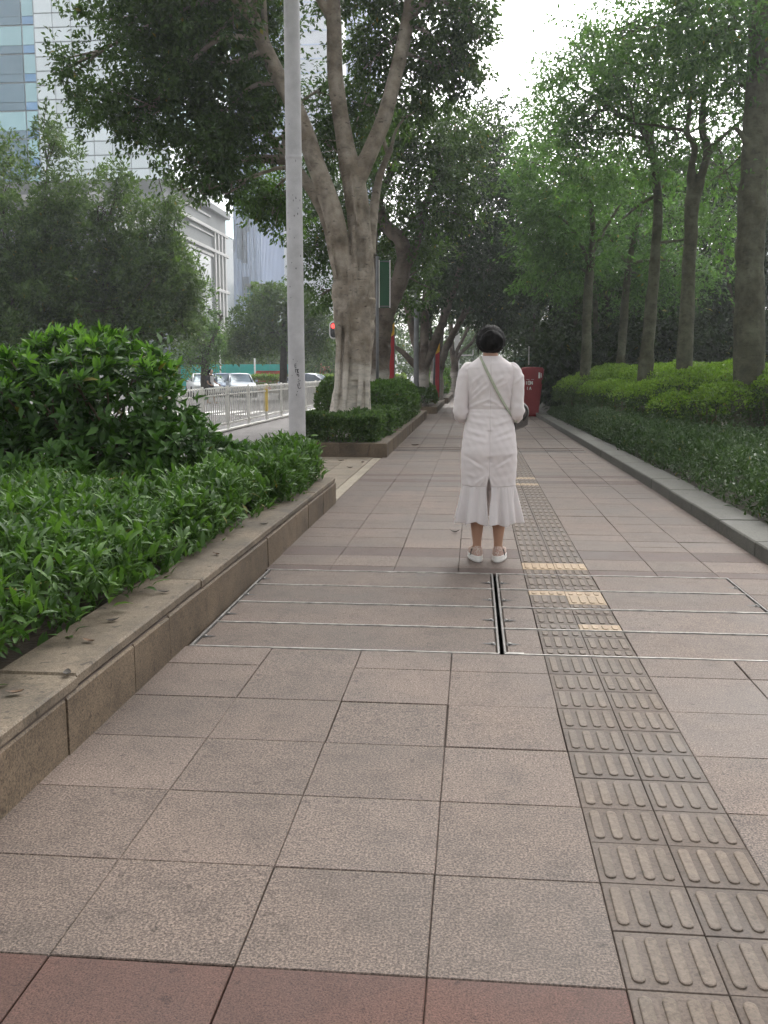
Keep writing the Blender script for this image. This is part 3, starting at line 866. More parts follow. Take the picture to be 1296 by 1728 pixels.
# ------------------------------------------------------------------ an unseen ficus behind the camera, added so its crown shades the foreground
t = tag(empty('ficus_tree', (-2.6, -2.6, .15)), 'ficus in the near planter out of the picture, added to shade the foreground', 'tree', G1)
b = MB(); q = [(0, 0, -.1, .38), (0, 0, 1.2, .30), (.1, .1, 2.6, .30)]
limb(b, q, 12, 6)
for e in ((2.6, 1.0, 6.4), (-1.6, 1.8, 6.2), (.6, 3.2, 6.8), (1.0, -2.4, 6.4), (-2.2, -1.6, 6.2)):
    limb(b, [(.1, .1, 2.3, .17), (e[0] * .35, e[1] * .35, 4.0, .12), (*e, .05)], 8, 5)
b.build('trunk', MATS['ficus_bark'], t)
crown(t, [((x_, y_, z_), (1.6, 1.6, .6), 46) for x_, y_, z_ in ((2.6, 1.0, 6.4), (-1.6, 1.8, 6.3), (.6, 3.4, 6.9), (1.0, -2.4, 6.4), (-2.2, -1.6, 6.2), (3.4, 3.6, 7.4), (4.6, 1.6, 7.2), (2.2, 5.2, 7.6), (-.6, .4, 7.2), (4.2, -1.2, 7))], 'ficus_leaf', per=44, rc=.34, L=.11, W=.06)
# ------------------------------------------------------------------ grove on the right
WK[0] = .80
G2 = 'smooth-trunked trees rising from the clipped hedge'
KW = dict(per=34, rc=.42, L=.115, W=.042, flat=.38, shell=2.0, sag=.15)
px_tree('kapok_tree', 'thick dark trunk at the right edge of the picture, largest of the grove', 'tree', G2, 13.6, (1263, 690),
    [[(1263, 700, 72, 0), (1264, 600, 64, 0), (1266, 450, 58, 0), (1272, 300, 52, 0), (1278, 150, 48, 0), (1286, 30, 44, 0), (1290, -60, 38, 0)],
     [(1280, 60, 14, -.1), (1270, 15, 12, -.2), (1262, -30, 10, -.3)], [(1268, 260, 14, -.1), (1250, 225, 11, -.2), (1238, 215, 8, -.3)],
     [(1275, 200, 18, .1), (1310, 140, 14, 0), (1350, 80, 12, 0)]],
    [(1250, 20, 60, 45, -.3, 1.0, 40), (1200, 70, 60, 40, -.2, 1.0, 40), (1320, 60, 60, 60, 0, 1.2, 40), (1180, 10, 70, 40, .4, 1.0, 40), (1290, 250, 40, 50, .8, .8, 24), (1230, 150, 60, 30, .5, .9, 30), (1100, 30, 70, 40, .5, 1.0, 44), (1030, 70, 50, 34, .8, .9, 30)],
    'kapok_bark', 'kapok_leaf', vox=.03, **KW)
px_tree('kapok_tree', 'straight grey-green trunk with a knobbly fork, next left of the thick edge trunk', 'tree', G2, 16.0, (1152, 690),
    [[(1150, 700, 38, 0), (1156, 600, 32, 0), (1162, 470, 27, 0), (1167, 360, 27, 0), (1168, 335, 31, 0)],
     [(1166, 345, 18, 0), (1166, 290, 15, 0), (1172, 250, 13, 0), (1160, 225, 12, 0), (1162, 200, 10, 0), (1168, 140, 8, .2)],
     [(1172, 345, 20, 0), (1186, 290, 17, 0), (1194, 250, 16, 0), (1184, 215, 14, .1), (1192, 140, 12, .3), (1215, 90, 9, .4)],
     [(1192, 260, 11, 0), (1215, 235, 9, -.1), (1250, 205, 8, -.2), (1275, 185, 6, -.3)], [(1160, 222, 8, 0), (1110, 212, 7, .2), (1060, 208, 5, .4)],
     [(1194, 262, 9, 0), (1212, 250, 7, 0), (1222, 280, 5, 0), (1240, 330, 4, .1)]],
    [(1190, 120, 70, 30, 0, 1.2, 46), (1130, 160, 60, 30, .3, 1.2, 40), (1230, 190, 50, 26, .2, 1.0, 30), (1100, 100, 70, 30, .5, 1.2, 44), (1160, 60, 80, 30, .3, 1.3, 50), (1220, 290, 46, 30, .6, .9, 30), (1050, 120, 60, 30, .8, 1.2, 36), (1210, 380, 40, 34, 1.2, .9, 26), (1130, 260, 50, 30, 1.0, .9, 30)],
    'kapok_bark', 'kapok_leaf', vox=.03, **KW)
px_tree('kapok_tree', 'trunk curving left near its top, between the forked trunk and thinner trunks', 'tree', G2, 18.0, (1090, 690),
    [[(1086, 700, 36, 0), (1090, 610, 28, 0), (1102, 480, 22, 0), (1110, 360, 18, 0), (1106, 290, 16, 0), (1096, 240, 15, 0), (1075, 210, 13, 0), (1040, 190, 10, 0), (1005, 165, 8, 0)],
     [(1098, 245, 9, 0), (1105, 200, 8, .2), (1130, 140, 6, .4)], [(1108, 330, 7, 0), (1080, 345, 6, .1), (1050, 370, 4, .2)], [(1106, 300, 6, 0), (1150, 270, 5, .3)],
     [(1090, 235, 8, 0), (1050, 225, 6, 0), (1010, 225, 4, .1)], [(1104, 410, 6, 0), (1150, 405, 5, .2), (1180, 395, 4, .3)]],
    [(1020, 150, 60, 32, 0, 1.3, 46), (1080, 180, 60, 26, .2, 1.3, 40), (970, 190, 50, 30, 0, 1.2, 38), (1040, 230, 60, 26, .3, 1.2, 36), (960, 250, 50, 30, .4, 1.2, 34), (1080, 300, 60, 30, .8, 1.1, 36), (1000, 310, 56, 30, .5, 1.2, 36), (1130, 360, 50, 34, 1.2, 1, 30), (930, 130, 36, 22, 0, 1.0, 22), (990, 90, 50, 26, .2, 1.1, 34)],
    'kapok_bark', 'kapok_leaf', **KW)
KW2 = dict(per=34, rc=.5, L=.14, W=.055, flat=.4, shell=2.0, sag=.15)
px_tree('kapok_tree', 'slim trunk leaning right, third from left among the grove trunks', 'tree', G2, 25.0, (1046, 670),
    [[(1044, 670, 22, 0), (1048, 600, 18, 0), (1056, 500, 15, 0), (1066, 420, 12, 0), (1080, 360, 10, 0), (1090, 300, 8, 0)],
     [(1062, 450, 7, 0), (1030, 400, 6, 0), (1000, 370, 4, 0)], [(1070, 410, 6, 0), (1100, 390, 5, .1)], [(1060, 450, 8, 0), (1085, 440, 6, 0), (1130, 440, 5, 0)]],
    [(1050, 380, 70, 36, 0, 1.8, 56), (980, 370, 60, 36, .5, 1.7, 50), (1120, 430, 60, 36, .5, 1.7, 50), (1010, 440, 60, 30, .5, 1.6, 44), (930, 330, 50, 40, .5, 1.6, 44), (1160, 480, 60, 30, 1, 1.6, 40), (1080, 470, 60, 26, .5, 1.5, 36), (920, 240, 44, 40, .5, 1.4, 40)],
    'kapok_bark', 'kapok_leaf', **KW2)
px_tree('kapok_tree', 'leftmost of the grove trunks, just right of the red box', 'tree', G2, 22.0, (988, 680),
    [[(986, 680, 25, 0), (989, 600, 20, 0), (992, 500, 18, 0), (998, 430, 14, 0), (1000, 370, 11, 0), (992, 300, 8, 0)],
     [(996, 450, 9, 0), (975, 400, 7, 0), (950, 370, 5, 0)], [(998, 430, 8, 0), (1025, 380, 6, 0), (1050, 340, 4, 0)]],
    [(960, 340, 60, 34, 0, 1.6, 50), (930, 400, 50, 34, 0, 1.5, 44), (1010, 300, 60, 34, .3, 1.6, 46), (900, 370, 36, 50, .5, 1.4, 40), (985, 440, 50, 24, .5, 1.3, 34), (920, 460, 40, 30, 1, 1.4, 34), (890, 280, 30, 36, .6, 1.1, 26), (940, 200, 40, 34, .6, 1.1, 32)],
    'kapok_bark', 'kapok_leaf', **KW2)
px_tree('kapok_tree', 'thinnest grove trunk standing close behind the leftmost one', 'tree', G2, 28.0, (1008, 660),
    [[(1010, 660, 15, 0), (1008, 600, 12, 0), (1004, 500, 10, 0), (1002, 470, 9, 0), (1020, 440, 7, 0), (1040, 410, 5, 0)], [(1003, 475, 6, 0), (985, 440, 5, 0), (970, 410, 4, 0)]],
    [(1000, 420, 60, 30, 0, 1.8, 44), (1050, 440, 50, 30, .5, 1.7, 36), (930, 440, 50, 34, .5, 1.7, 40), (1060, 520, 60, 26, 1, 1.6, 34), (960, 500, 50, 26, 1, 1.6, 34)],
    'kapok_bark', 'kapok_leaf', **KW2)

WK[0] = 1.0
# the wood behind the grove, one dark mass of shrubs and small trees
bl = []
for i in range(110):
    Yw = rng.uniform(27, 38); px = rng.uniform(905, 1400)
    c = at(px, 626, Yw); z = rng.uniform(.6, 2.3)
    bl.append(((max(c[0], 3.0), Yw, z), (1.1, 1.1, rng.uniform(.5, .9)), 34))
for i in range(95):
    Yw = rng.uniform(30, 46); px = rng.uniform(880, 1420)
    c = at(px, 626, Yw); z = rng.uniform(2.6, 9.0)
    bl.append(((max(c[0], 2.6), Yw, z), (1.8, 1.6, .8), 34))
for i in range(30):
    Yw = rng.uniform(44, 62); px = rng.uniform(845, 1000)
    c = at(px, 626, Yw); z = rng.uniform(.5, 7)
    bl.append(((max(c[0], 2.6), Yw, z), (1.5, 1.6, .9), 30))
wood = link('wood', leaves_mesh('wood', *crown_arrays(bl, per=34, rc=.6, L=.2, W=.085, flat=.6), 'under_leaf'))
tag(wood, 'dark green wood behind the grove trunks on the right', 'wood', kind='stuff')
b = MB()
for i in range(26):
    Yw = rng.uniform(29, 44); px = rng.uniform(905, 1330); c = at(px, 626, Yw)
    if c[0] < 3: continue
    limb(b, [(c[0], Yw, -.1, .09), (c[0] + rng.normal(0, .2), Yw, 2.5, .07), (c[0] + rng.normal(0, .5), Yw, 5.5, .04)], 7, 4)
o = b.build('wood_stems', MATS['dark_bark']); tag(o, 'thin dark stems inside the wood behind the grove', 'stems', kind='stuff')

# ------------------------------------------------------------------ trees across the road
G3 = 'street trees across the road'
RK = dict(per=46, rc=.40, L=.15, W=.07, flat=1.0, shell=2.6, sag=-.15, spray=1.15, lift=.75)
RK['spray'] = .8
def road_tree(label, Y, base, trunk_w, blobs, k=1.0, leaf='road_leaf', z0=-.25, **kw):
    bx = base[0]
    paths = [[(bx, base[1], trunk_w, 0), (bx + 1, base[1] - 60, trunk_w * .85, 0), (bx + 2, base[1] - 60 - 1.5 * trunk_w, trunk_w * .7, 0), (bx, base[1] - 60 - 4.2 * trunk_w, trunk_w * .4, 0)],
             [(bx + 2, base[1] - 80, trunk_w * .5, 0), (bx + 1.1 * trunk_w, base[1] - 80 - 2.2 * trunk_w, trunk_w * .35, 0), (bx + 1.9 * trunk_w, base[1] - 80 - 4.3 * trunk_w, trunk_w * .2, 0)],
             [(bx + 2, base[1] - 80, trunk_w * .5, 0), (bx - 1.1 * trunk_w, base[1] - 80 - 2.2 * trunk_w, trunk_w * .35, 0), (bx - 1.9 * trunk_w, base[1] - 80 - 4.3 * trunk_w, trunk_w * .2, 0)]]
    q = dict(RK); q.update(kw)
    t = px_tree('street_tree', label, 'tree', G3, Y, base, paths, blobs, 'dark_bark', leaf, k, r0=.06, **q)
    t.location.z = 0
    return t
def pointed(x, y0, y1, w, n, dY=0, dep=1.4):
    """a tapering plume of foliage from y0 (tip) to y1"""
    out = []; k = 5
    for i in range(k):
        f = (i + .9) / k
        out.append((x + rng.normal(0, w * .06), y0 + (y1 - y0) * f, w * (.25 + .75 * f) * .5, (y1 - y0) / k * .75, dY, dep * (.3 + .7 * f), n * (.35 + .65 * f) / 3))
    return out
road_tree('broad dark street tree at the left edge, behind the leafy bush', 27.0, (20, 730), 34, k=1.7, blobs=
    pointed(20, 225, 560, 210, 90) + pointed(108, 195, 520, 130, 80, -.5) + pointed(-60, 240, 560, 200, 70) + pointed(75, 290, 560, 150, 70, -1.2) + pointed(10, 300, 560, 120, 50, -1.5) + [(60, 480, 110, 60, 0, 2, 90), (20, 550, 120, 36, 0.4, 2, 50)])
road_tree('dark street tree with pointed plumes in front of the grey podium', 28.5, (235, 720), 32, k=1.7, blobs=
    pointed(210, 275, 540, 120, 80) + pointed(290, 296, 540, 80, 52) + pointed(255, 330, 560, 150, 70, -1.2) + pointed(165, 330, 560, 120, 70, -.8) + pointed(308, 410, 560, 56, 28, .3) + [(240, 480, 105, 60, 0, 2, 110), (200, 545, 120, 32, 0, 1.8, 60), (285, 520, 44, 38, 0, 1.4, 32)])
road_tree('lighter green tree between the dark street tree and the railing', 54.0, (345, 680), 16,
    pointed(345, 465, 620, 80, 50) + pointed(318, 490, 620, 70, 40, .5) + [(340, 560, 42, 44, 0, 1.4, 50), (365, 590, 20, 30, 0, .9, 20)], leaf='ficus_leaf_light', L=.17, W=.085, rc=.45)
road_tree('tree standing in the road median behind the grey pole', 50.0, (478, 665), 15,
    [(470, 530, 62, 34, 0, 2, 90), (425, 560, 42, 34, 0, 1.6, 60), (520, 560, 44, 40, 0, 1.7, 70), (470, 575, 70, 30, 0, 2, 70), (445, 510, 24, 18, 0, .9, 22), (475, 500, 14, 18, 0, .6, 14), (525, 520, 30, 24, 0, 1.2, 30), (400, 585, 22, 24, 0, 1, 20), (550, 590, 26, 26, 0, 1, 24)], L=.2, W=.10, rc=.5, k=1.1)
# far trees beyond the junction
bl = []
for i in range(70):
    Yw = rng.uniform(74, 96); px = rng.uniform(330, 900); c = at(px, 626, Yw)
    bl.append(((c[0], Yw, rng.uniform(.6, 4.2 if px < 560 else (6 if px < 700 else 9))), (2.4, 2, 1.3), 26))
ft = link('far_trees', leaves_mesh('far_trees', *crown_arrays(bl, per=26, rc=.9, L=.34, W=.17, flat=.8), 'road_leaf'))
tag(ft, 'hazy far trees beyond the junction, behind the green hoarding', 'trees', kind='stuff')

# ------------------------------------------------------------------ left bush with big glossy leaves
bush = tag(empty('shrub', (-3.0, 5.9, .16)), 'big rounded shrub with large glossy leaves in the left planter', 'shrub')
def bush_tips():
    out = []
    blobs = [((-3.18, 5.95, .98), (.86, .95, .68), 320), ((-2.35, 5.75, .60), (.36, .6, .34), 80), ((-3.9, 5.8, .9), (.75, .8, .6), 150), ((-2.05, 6.1, .50), (.22, .5, .26), 45), ((-3.3, 5.6, .55), (1.0, .8, .35), 120)]
    for c, r, n in blobs:
        d = rand_dir(n); d[:, 2] = np.where(d[:, 2] < -.5, -d[:, 2], d[:, 2])
        q = rng.uniform(.74, 1.04, n)
        out.append(np.hstack([np.array(c) + d * q[:, None] * np.array(r), d]))
    return np.vstack(out)
tips = bush_tips()
tips = tips[tips[:, 2] > .3]
Pb, Db, Nb, Lb, Wb = [], [], [], [], []
for t_ in tips:
    p, d = t_[:3], t_[3:]
    axis = norm(d * .7 + np.array([0, 0, .75]) + rng.normal(0, .25, 3))
    a0 = np.cross(axis, [1, 0, 0]); a0 = norm(a0); a1 = np.cross(axis, a0)
    k = rng.integers(7, 12)
    for j in range(k):
        ph = j * 2.4 + rng.normal(0, .2); el = rng.uniform(.25, 1.15)
        dd = (a0 * math.cos(ph) + a1 * math.sin(ph)) * math.cos(el) * 1.0 + axis * math.sin(el) * .9
        Pb.append(p - axis * rng.uniform(0, .07)); Db.append(dd); Nb.append(norm(axis - dd * np.dot(axis, dd)) + rng.normal(0, .15, 3))
        s = rng.uniform(.75, 1.2); Lb.append(.118 * s); Wb.append(.043 * s)
Pb, Db, Nb, Lb, Wb = map(np.array, (Pb, Db, Nb, Lb, Wb))
org = np.array(bush.location)
cd = np.linalg.norm(Pb - CAM, axis=1)
# leaves on the camera's side, nearest and outermost first: these can be picked apart
score = cd + rng.random(len(cd)) * .8
pick = np.zeros(len(cd), bool); pick[np.argsort(score)[:300]] = True
lm = [leaves_mesh('leaf', np.zeros((1, 3)), np.array([[0, 1., 0]]), np.array([[0, 0, 1.]]), np.array([.118]), np.array([.043]), 'bush_leaf', 2, dr, fo) for dr, fo in ((.10, .12), (.22, .2), (.32, .15), (.04, .25))]
for i in np.where(pick)[0]:
    D = Vector(norm(Db[i])); N = Vector(Nb[i]); S = D.cross(N).normalized(); N2 = S.cross(D)
    o = link('leaf', lm[i % 4], bush)
    s = Lb[i] / .118
    R = Matrix((S, D, N2)).transposed().to_4x4()
    o.matrix_local = Matrix.Translation(Vector(Pb[i] - org)) @ R @ Matrix.Scale(s, 4)
r_ = ~pick
fol = link('foliage', leaves_mesh('foliage', Pb[r_] - org, Db[r_], Nb[r_], Lb[r_], Wb[r_], 'bush_leaf', 2, .18, .16), bush); fol['kind'] = 'stuff'
# fresh shoots on top
top = tips[(tips[:, 2] > 1.12)]
sel = top[rng.random(len(top)) < .85]
P2 = np.repeat(sel[:, :3], 7, 0); n = len(P2)
D2 = norm(rng.normal(0, .6, (n, 3)) + np.array([0, 0, .8])); N2 = norm(rand_dir(n) + np.array([0, -.3, .6]))
sh = link('new_shoots', leaves_mesh('new_shoots', P2 - org + rng.normal(0, .015, (n, 3)), D2, N2, rng.uniform(.07, .12, n), rng.uniform(.026, .036, n), 'bush_leaf_new', 2), bush); sh['kind'] = 'stuff'
b = MB()
for i in range(46):
    t_ = tips[rng.integers(len(tips))][:3] - org
    a = np.array([rng.normal(0, .45), rng.normal(0, .3), 0.0])
    m_ = a * .5 + t_ * .5 + rng.normal(0, .08, 3)
    limb(b, [(*a, .016), (*m_, .011), (*t_, .005)], 6, 4, .15)
b.build('stem', MATS['twig'], bush)['kind'] = 'stuff'
# inner leaves that close the gaps
bl = [((-3.15, 6.0, .9), (.72, .75, .55), 150), ((-3.8, 5.9, .8), (.6, .6, .5), 90), ((-2.45, 5.95, .55), (.30, .5, .3), 50)]
P, D, N, L, W = crown_arrays(bl, per=20, rc=.2, L=.11, W=.045, flat=.9, shell=3.5)
o = link('inner_foliage', leaves_mesh('inner_foliage', P - org, D, N, L, W, 'bush_leaf'), bush); o['kind'] = 'stuff'

# ------------------------------------------------------------------ ground covers
def rosette_field(n, fx, fy, fz, k, L, W, spread=.8, jitter=.02, up=.9):
    """shoots at (fx, fy, fz) arrays, each with k blades"""
    P = np.repeat(np.stack([fx, fy, fz], 1), k, 0) ; m = len(P)
    P = P + rng.normal(0, jitter, (m, 3))
    ph = rng.uniform(0, 2 * PI, m); el = rng.uniform(.1, 1.35, m)
    D = np.stack([np.cos(ph) * np.cos(el) * spread, np.sin(ph) * np.cos(el) * spread, np.sin(el) * up], 1)
    Nn = np.array([0, 0, 1.0]) - D * D[:, 2:3] + rng.normal(0, .2, (m, 3))
    s = rng.uniform(.65, 1.3, m)
    return P, D, norm(Nn), L * s, W * s
# left: lance-leaved cover in the near planter
n = 8600
X = rng.uniform(-4.5, -1.50, n); Y = rng.uniform(-.6, 7.32, n)
ok = ~((X < -2.2) & (Y > 5.6)); X, Y = X[ok], Y[ok]
def lumps(x, y, a=1.0): return a * (.04 * np.sin(x * 5.1 + y * 2.3) + .035 * np.sin(y * 4.7 - x * 3.1) + .02 * np.sin(x * 11 + y * 9))
edge = np.clip((-1.44 - X) / .10, .2, 1) * np.clip((7.40 - Y) / .15, .2, 1)
fr = rng.random(len(X)) ** .55
Z = .16 + (.06 + .34 * edge + lumps(X, Y)) * fr
P, D, N, L, W = rosette_field(len(X), X, Y, Z, 9, .088, .024, jitter=.022)
o = link('ground_cover', leaves_mesh('ground_cover', P, D, N, L, W, 'cover_leaf', 2, .22, .2))
tag(o, 'bright green lance-leaved ground cover filling the near left planter', 'ground cover', kind='stuff')
# a denser clump at the planter's far corner
n = 1500
X = rng.uniform(-2.15, -1.42, n); Y = rng.uniform(5.6, 7.46, n); fr = rng.random(n) ** .5
Z = .18 + (.40 + lumps(X, Y, .8)) * fr * np.clip((-1.36 - X) / .12, .35, 1)
P, D, N, L, W = rosette_field(n, X, Y, Z, 10, .078, .022, jitter=.025)
o = link('ground_cover', leaves_mesh('ground_cover', P, D, N, L, W, 'cover_leaf', 2, .2, .2))
tag(o, 'taller clump of lance-leaved ground cover at the near planter corner, before the pole', 'ground cover', kind='stuff')

# right: duller cover between kerb and clipped hedge
n = 17000
Y = 3.2 + 22 * rng.random(n) ** 1.7
xb = np.interp(Y, [3, 8, 11.5, 12.6, 17, 18.4, 21.6, 26], [6.2, 5.6, 4.9, 3.8, 3.15, 2.9, 2.5, 2.2])
xa = np.array([kx(v) for v in Y]) + .33
X = xa + (xb - xa) * rng.random(n)
edge = np.clip((X - xa + .05) / .25, 0, 1); fr = rng.random(n) ** .5
Z = .02 + (.14 + .34 * edge + lumps(X, Y, .7)) * fr
P, D, N, L, W = rosette_field(n, X, Y, Z, 7, .068, .02, jitter=.03)
o = link('ground_cover', leaves_mesh('ground_cover', P, D, N, L, W, 'cover_leaf_dull', 1, .15, .2))
tag(o, 'dull green leafy ground cover between the right kerb and the clipped hedge', 'ground cover', kind='stuff')

# ------------------------------------------------------------------ clipped hedge mounds on the right
G4 = 'clipped hedge shrubs on the right'
def clipped(label, lobes, n, leaf='hedge_leaf', name='clipped_shrub', L=.05, W=.026, group=G4, cat='shrub', skirt=True):
    """a shrub sheared to rounded lobes: leaves packed at the surface"""
    Ps, Ns = [], []
    vol = np.array([r[0] * r[1] for c, r in lobes]); vol = vol / vol.sum()
    for (c, r), v in zip(lobes, vol):
        m = int(n * v)
        d = rand_dir(m); d[:, 2] = np.where(d[:, 2] < -.35, -d[:, 2], d[:, 2])
        q = 1 - np.abs(rng.normal(0, .075, m))
        bump = 1 + .05 * np.sin(d[:, 0] * 9 + c[0] * 7) * np.sin(d[:, 1] * 8 + c[1] * 5) + .03 * np.sin(d[:, 2] * 17 + d[:, 0] * 13)
        p = np.array(c) + d * (q * bump)[:, None] * np.array(r)
        nn = norm(d / np.array(r))
        keep = np.ones(m, bool)
        for (c2, r2) in lobes:
            if c2 is c: continue
            keep &= (((p - np.array(c2)) / np.array(r2)) ** 2).sum(1) > .72
        keep &= p[:, 2] > .03
        Ps.append(p[keep]); Ns.append(nn[keep])
    P = np.vstack(Ps); Nn = np.vstack(Ns); m = len(P)
    c0 = np.mean([c for c, r in lobes], 0); org = np.array([c0[0], c0[1], 0])
    t = tag(empty(name, tuple(org)), label, cat, group)
    D = norm(Nn * .7 + rand_dir(m) * .9 + np.array([0, 0, .25])); N = norm(Nn + rand_dir(m) * .7)
    s = rng.uniform(.7, 1.3, m)
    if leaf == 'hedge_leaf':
        # mound shading put into leaf colour: brighter fresh growth on crowns, darker flanks
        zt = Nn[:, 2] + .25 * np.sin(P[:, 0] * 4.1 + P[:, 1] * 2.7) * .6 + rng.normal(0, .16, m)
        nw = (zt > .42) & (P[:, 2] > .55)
        link('lit_growth', leaves_mesh('lit_growth', P[nw] - org, D[nw], N[nw], (L * s)[nw], (W * s)[nw], leaf), t)
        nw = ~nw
        link('foliage', leaves_mesh('foliage', P[nw] - org, D[nw], N[nw], (L * s)[nw], (W * s)[nw], 'hedge_shade_leaf'), t)
    else:
        link('foliage', leaves_mesh('foliage', P - org, D, N, L * s, W * s, leaf), t)
    b = MB()
    for (c, r) in lobes:
        for _ in range(5):
            a = np.array(c) - org + rng.normal(0, .25, 3) * np.array(r); a[2] = 0
            e = np.array(c) - org + rand_dir(1)[0] * np.array(r) * .85
            e[2] = max(e[2], .2)
            limb(b, [(*a, .018), (*((a + e) / 2 + rng.normal(0, .05, 3)), .012), (*e, .006)], 5, 3)
    b.build('stem', MATS['twig'], t)['kind'] = 'stuff'
    return t
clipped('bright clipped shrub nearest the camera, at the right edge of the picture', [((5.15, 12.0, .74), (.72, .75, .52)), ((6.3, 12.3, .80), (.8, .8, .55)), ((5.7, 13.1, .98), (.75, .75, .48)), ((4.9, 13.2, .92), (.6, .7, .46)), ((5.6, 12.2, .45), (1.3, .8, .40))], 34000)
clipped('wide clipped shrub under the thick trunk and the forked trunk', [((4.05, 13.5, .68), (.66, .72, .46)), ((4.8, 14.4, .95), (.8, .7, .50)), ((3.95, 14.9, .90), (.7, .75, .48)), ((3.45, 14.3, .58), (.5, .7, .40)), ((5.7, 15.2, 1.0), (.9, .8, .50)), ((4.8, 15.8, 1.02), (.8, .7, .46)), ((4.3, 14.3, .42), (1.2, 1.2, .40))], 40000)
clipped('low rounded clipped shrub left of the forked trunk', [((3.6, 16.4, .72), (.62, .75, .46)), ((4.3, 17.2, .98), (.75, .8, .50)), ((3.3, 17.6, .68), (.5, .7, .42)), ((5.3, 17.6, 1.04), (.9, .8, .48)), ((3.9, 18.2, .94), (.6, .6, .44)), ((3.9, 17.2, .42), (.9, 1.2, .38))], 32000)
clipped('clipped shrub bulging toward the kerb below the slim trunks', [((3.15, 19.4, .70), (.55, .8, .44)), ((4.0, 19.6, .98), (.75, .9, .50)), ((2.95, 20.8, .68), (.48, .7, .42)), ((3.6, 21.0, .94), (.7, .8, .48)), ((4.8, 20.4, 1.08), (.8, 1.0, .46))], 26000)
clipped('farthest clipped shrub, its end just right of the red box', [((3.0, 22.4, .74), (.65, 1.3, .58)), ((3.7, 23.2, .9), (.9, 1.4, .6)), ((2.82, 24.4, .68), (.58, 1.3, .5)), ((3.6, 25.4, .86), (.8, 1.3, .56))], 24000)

# ------------------------------------------------------------------ hedges round the ficus
G5 = 'low hedges in the ficus planters'
def box_hedge(label, x0, x1, y0, y1, z1, n, leaf='box_leaf', L=.055, W=.024, group=G5, rough=.085):
    m = int(n)
    X = rng.uniform(x0, x1, m); Y = rng.uniform(y0, y1, m); Z = .12 + (z1 - .12) * rng.random(m) ** .6
    # push to the surface of a rounded box
    f = rng.integers(0, 5, m)
    X = np.where(f == 0, x0 + np.abs(rng.normal(0, rough, m)), np.where(f == 1, x1 - np.abs(rng.normal(0, rough, m)), X))
    Y = np.where(f == 2, y0 + np.abs(rng.normal(0, rough, m)), Y)
    Z = np.where(f >= 3, z1 - np.abs(rng.normal(0, rough, m)), Z)
    Z = Z + np.sin(X * 5 + Y * 3) * .03 + np.sin(Y * 7) * .025
    P = np.stack([X, Y, Z], 1) + rng.normal(0, .02, (m, 3))
    cx = np.array([(x0 + x1) / 2, (y0 + y1) / 2, .1]); org = np.array([cx[0], cx[1], 0])
    out = norm((P - cx) / np.array([x1 - x0, y1 - y0, 2 * z1]))
    D = norm(out * .6 + rand_dir(m) * .8 + np.array([0, 0, .5])); N = norm(out + rand_dir(m) * .8 + np.array([0, 0, .6]))
    s = rng.uniform(.7, 1.3, m)
    t = tag(empty('hedge', tuple(org)), label, 'hedge', group)
    link('foliage', leaves_mesh('foliage', P - org, D, N, L * s, W * s, leaf), t)
    b = MB()
    for _ in range(14):
        a = np.array([rng.uniform(x0, x1), rng.uniform(y0, y1), .1]) - org
        limb(b, [(*a, .012), (*(a + np.array([rng.normal(0, .03), 0, z1 * .4])), .008), (*(a + np.array([rng.normal(0, .05), rng.normal(0, .05), z1 * .75])), .005)], 5, 3)
    b.build('stem', MATS['twig'], t)['kind'] = 'stuff'
    return t
box_hedge('low dark hedge along the front of the ficus planter', -2.60, -1.42, 12.85, 14.4, .60, 17000)
box_hedge('low hedge along the path side of the ficus planter', -1.95, -1.36, 14.4, 23.6, .60, 22000, L=.065, W=.03)
clipped('loose dark shrub behind the ficus foot, in the ficus planter', [((-1.85, 18.4, .68), (.55, 1.0, .42)), ((-1.75, 20.6, .70), (.5, 1.1, .42)), ((-2.3, 19.2, .62), (.5, 1.0, .40))], 15000, 'ficus_leaf_light', 'shrub', .07, .036, G5)
clipped('dark shrub left of the ficus foot, against the railing', [((-2.72, 16.6, .68), (.26, .7, .50)), ((-2.72, 17.8, .6), (.26, .6, .46))], 6000, 'ficus_leaf', 'shrub', .07, .036, G5)
clipped('scrubby shrub in the short planter beyond the gap', [((-1.6, 29.0, .42), (.5, .9, .34)), ((-1.7, 31.2, .5), (.5, 1.2, .4)), ((-2.4, 30, .5), (.6, 1.4, .4))], 7000, 'ficus_leaf', 'shrub', .09, .05, G5)
clipped('leafy shrub in the farthest planter left of the woman', [((-1.5, 39, .6), (.5, 1.6, .5)), ((-1.55, 43, .8), (.5, 2, .6)), ((-1.5, 50, .8), (.5, 3, .6))], 8000, 'ficus_leaf_light', 'shrub', .13, .07, G5)
# ------------------------------------------------------------------ grey lamp pole with handwriting
PY = 10.6
px_, pz_ = at(502, 745, PY)[0], 0
pole = tag(empty('lamp_pole', (px_, PY, -.01)), 'tall plain grey metal pole with black handwriting, in front of the big ficus', 'pole')
b = MB(); R0, R1 = .113, .094
prof = [(R0 + (R1 - R0) * t, t * 8.6) for t in np.linspace(0, 1, 30)]
b.lathe(prof, n=28); b.build('shaft', MATS['pole_paint'], pole)
b = MB(); b.lathe([(.19, 0), (.19, .025), (.115, .03)], n=24); b.build('base_plate', MATS['grey_metal'], pole)
b = MB(); b.lathe([(.1105, 4.02), (.112, 4.03), (.112, 4.05), (.1085, 4.06)], n=28, cap0=False, cap1=False); b.build('weld_band', MATS['pole_paint'], pole)
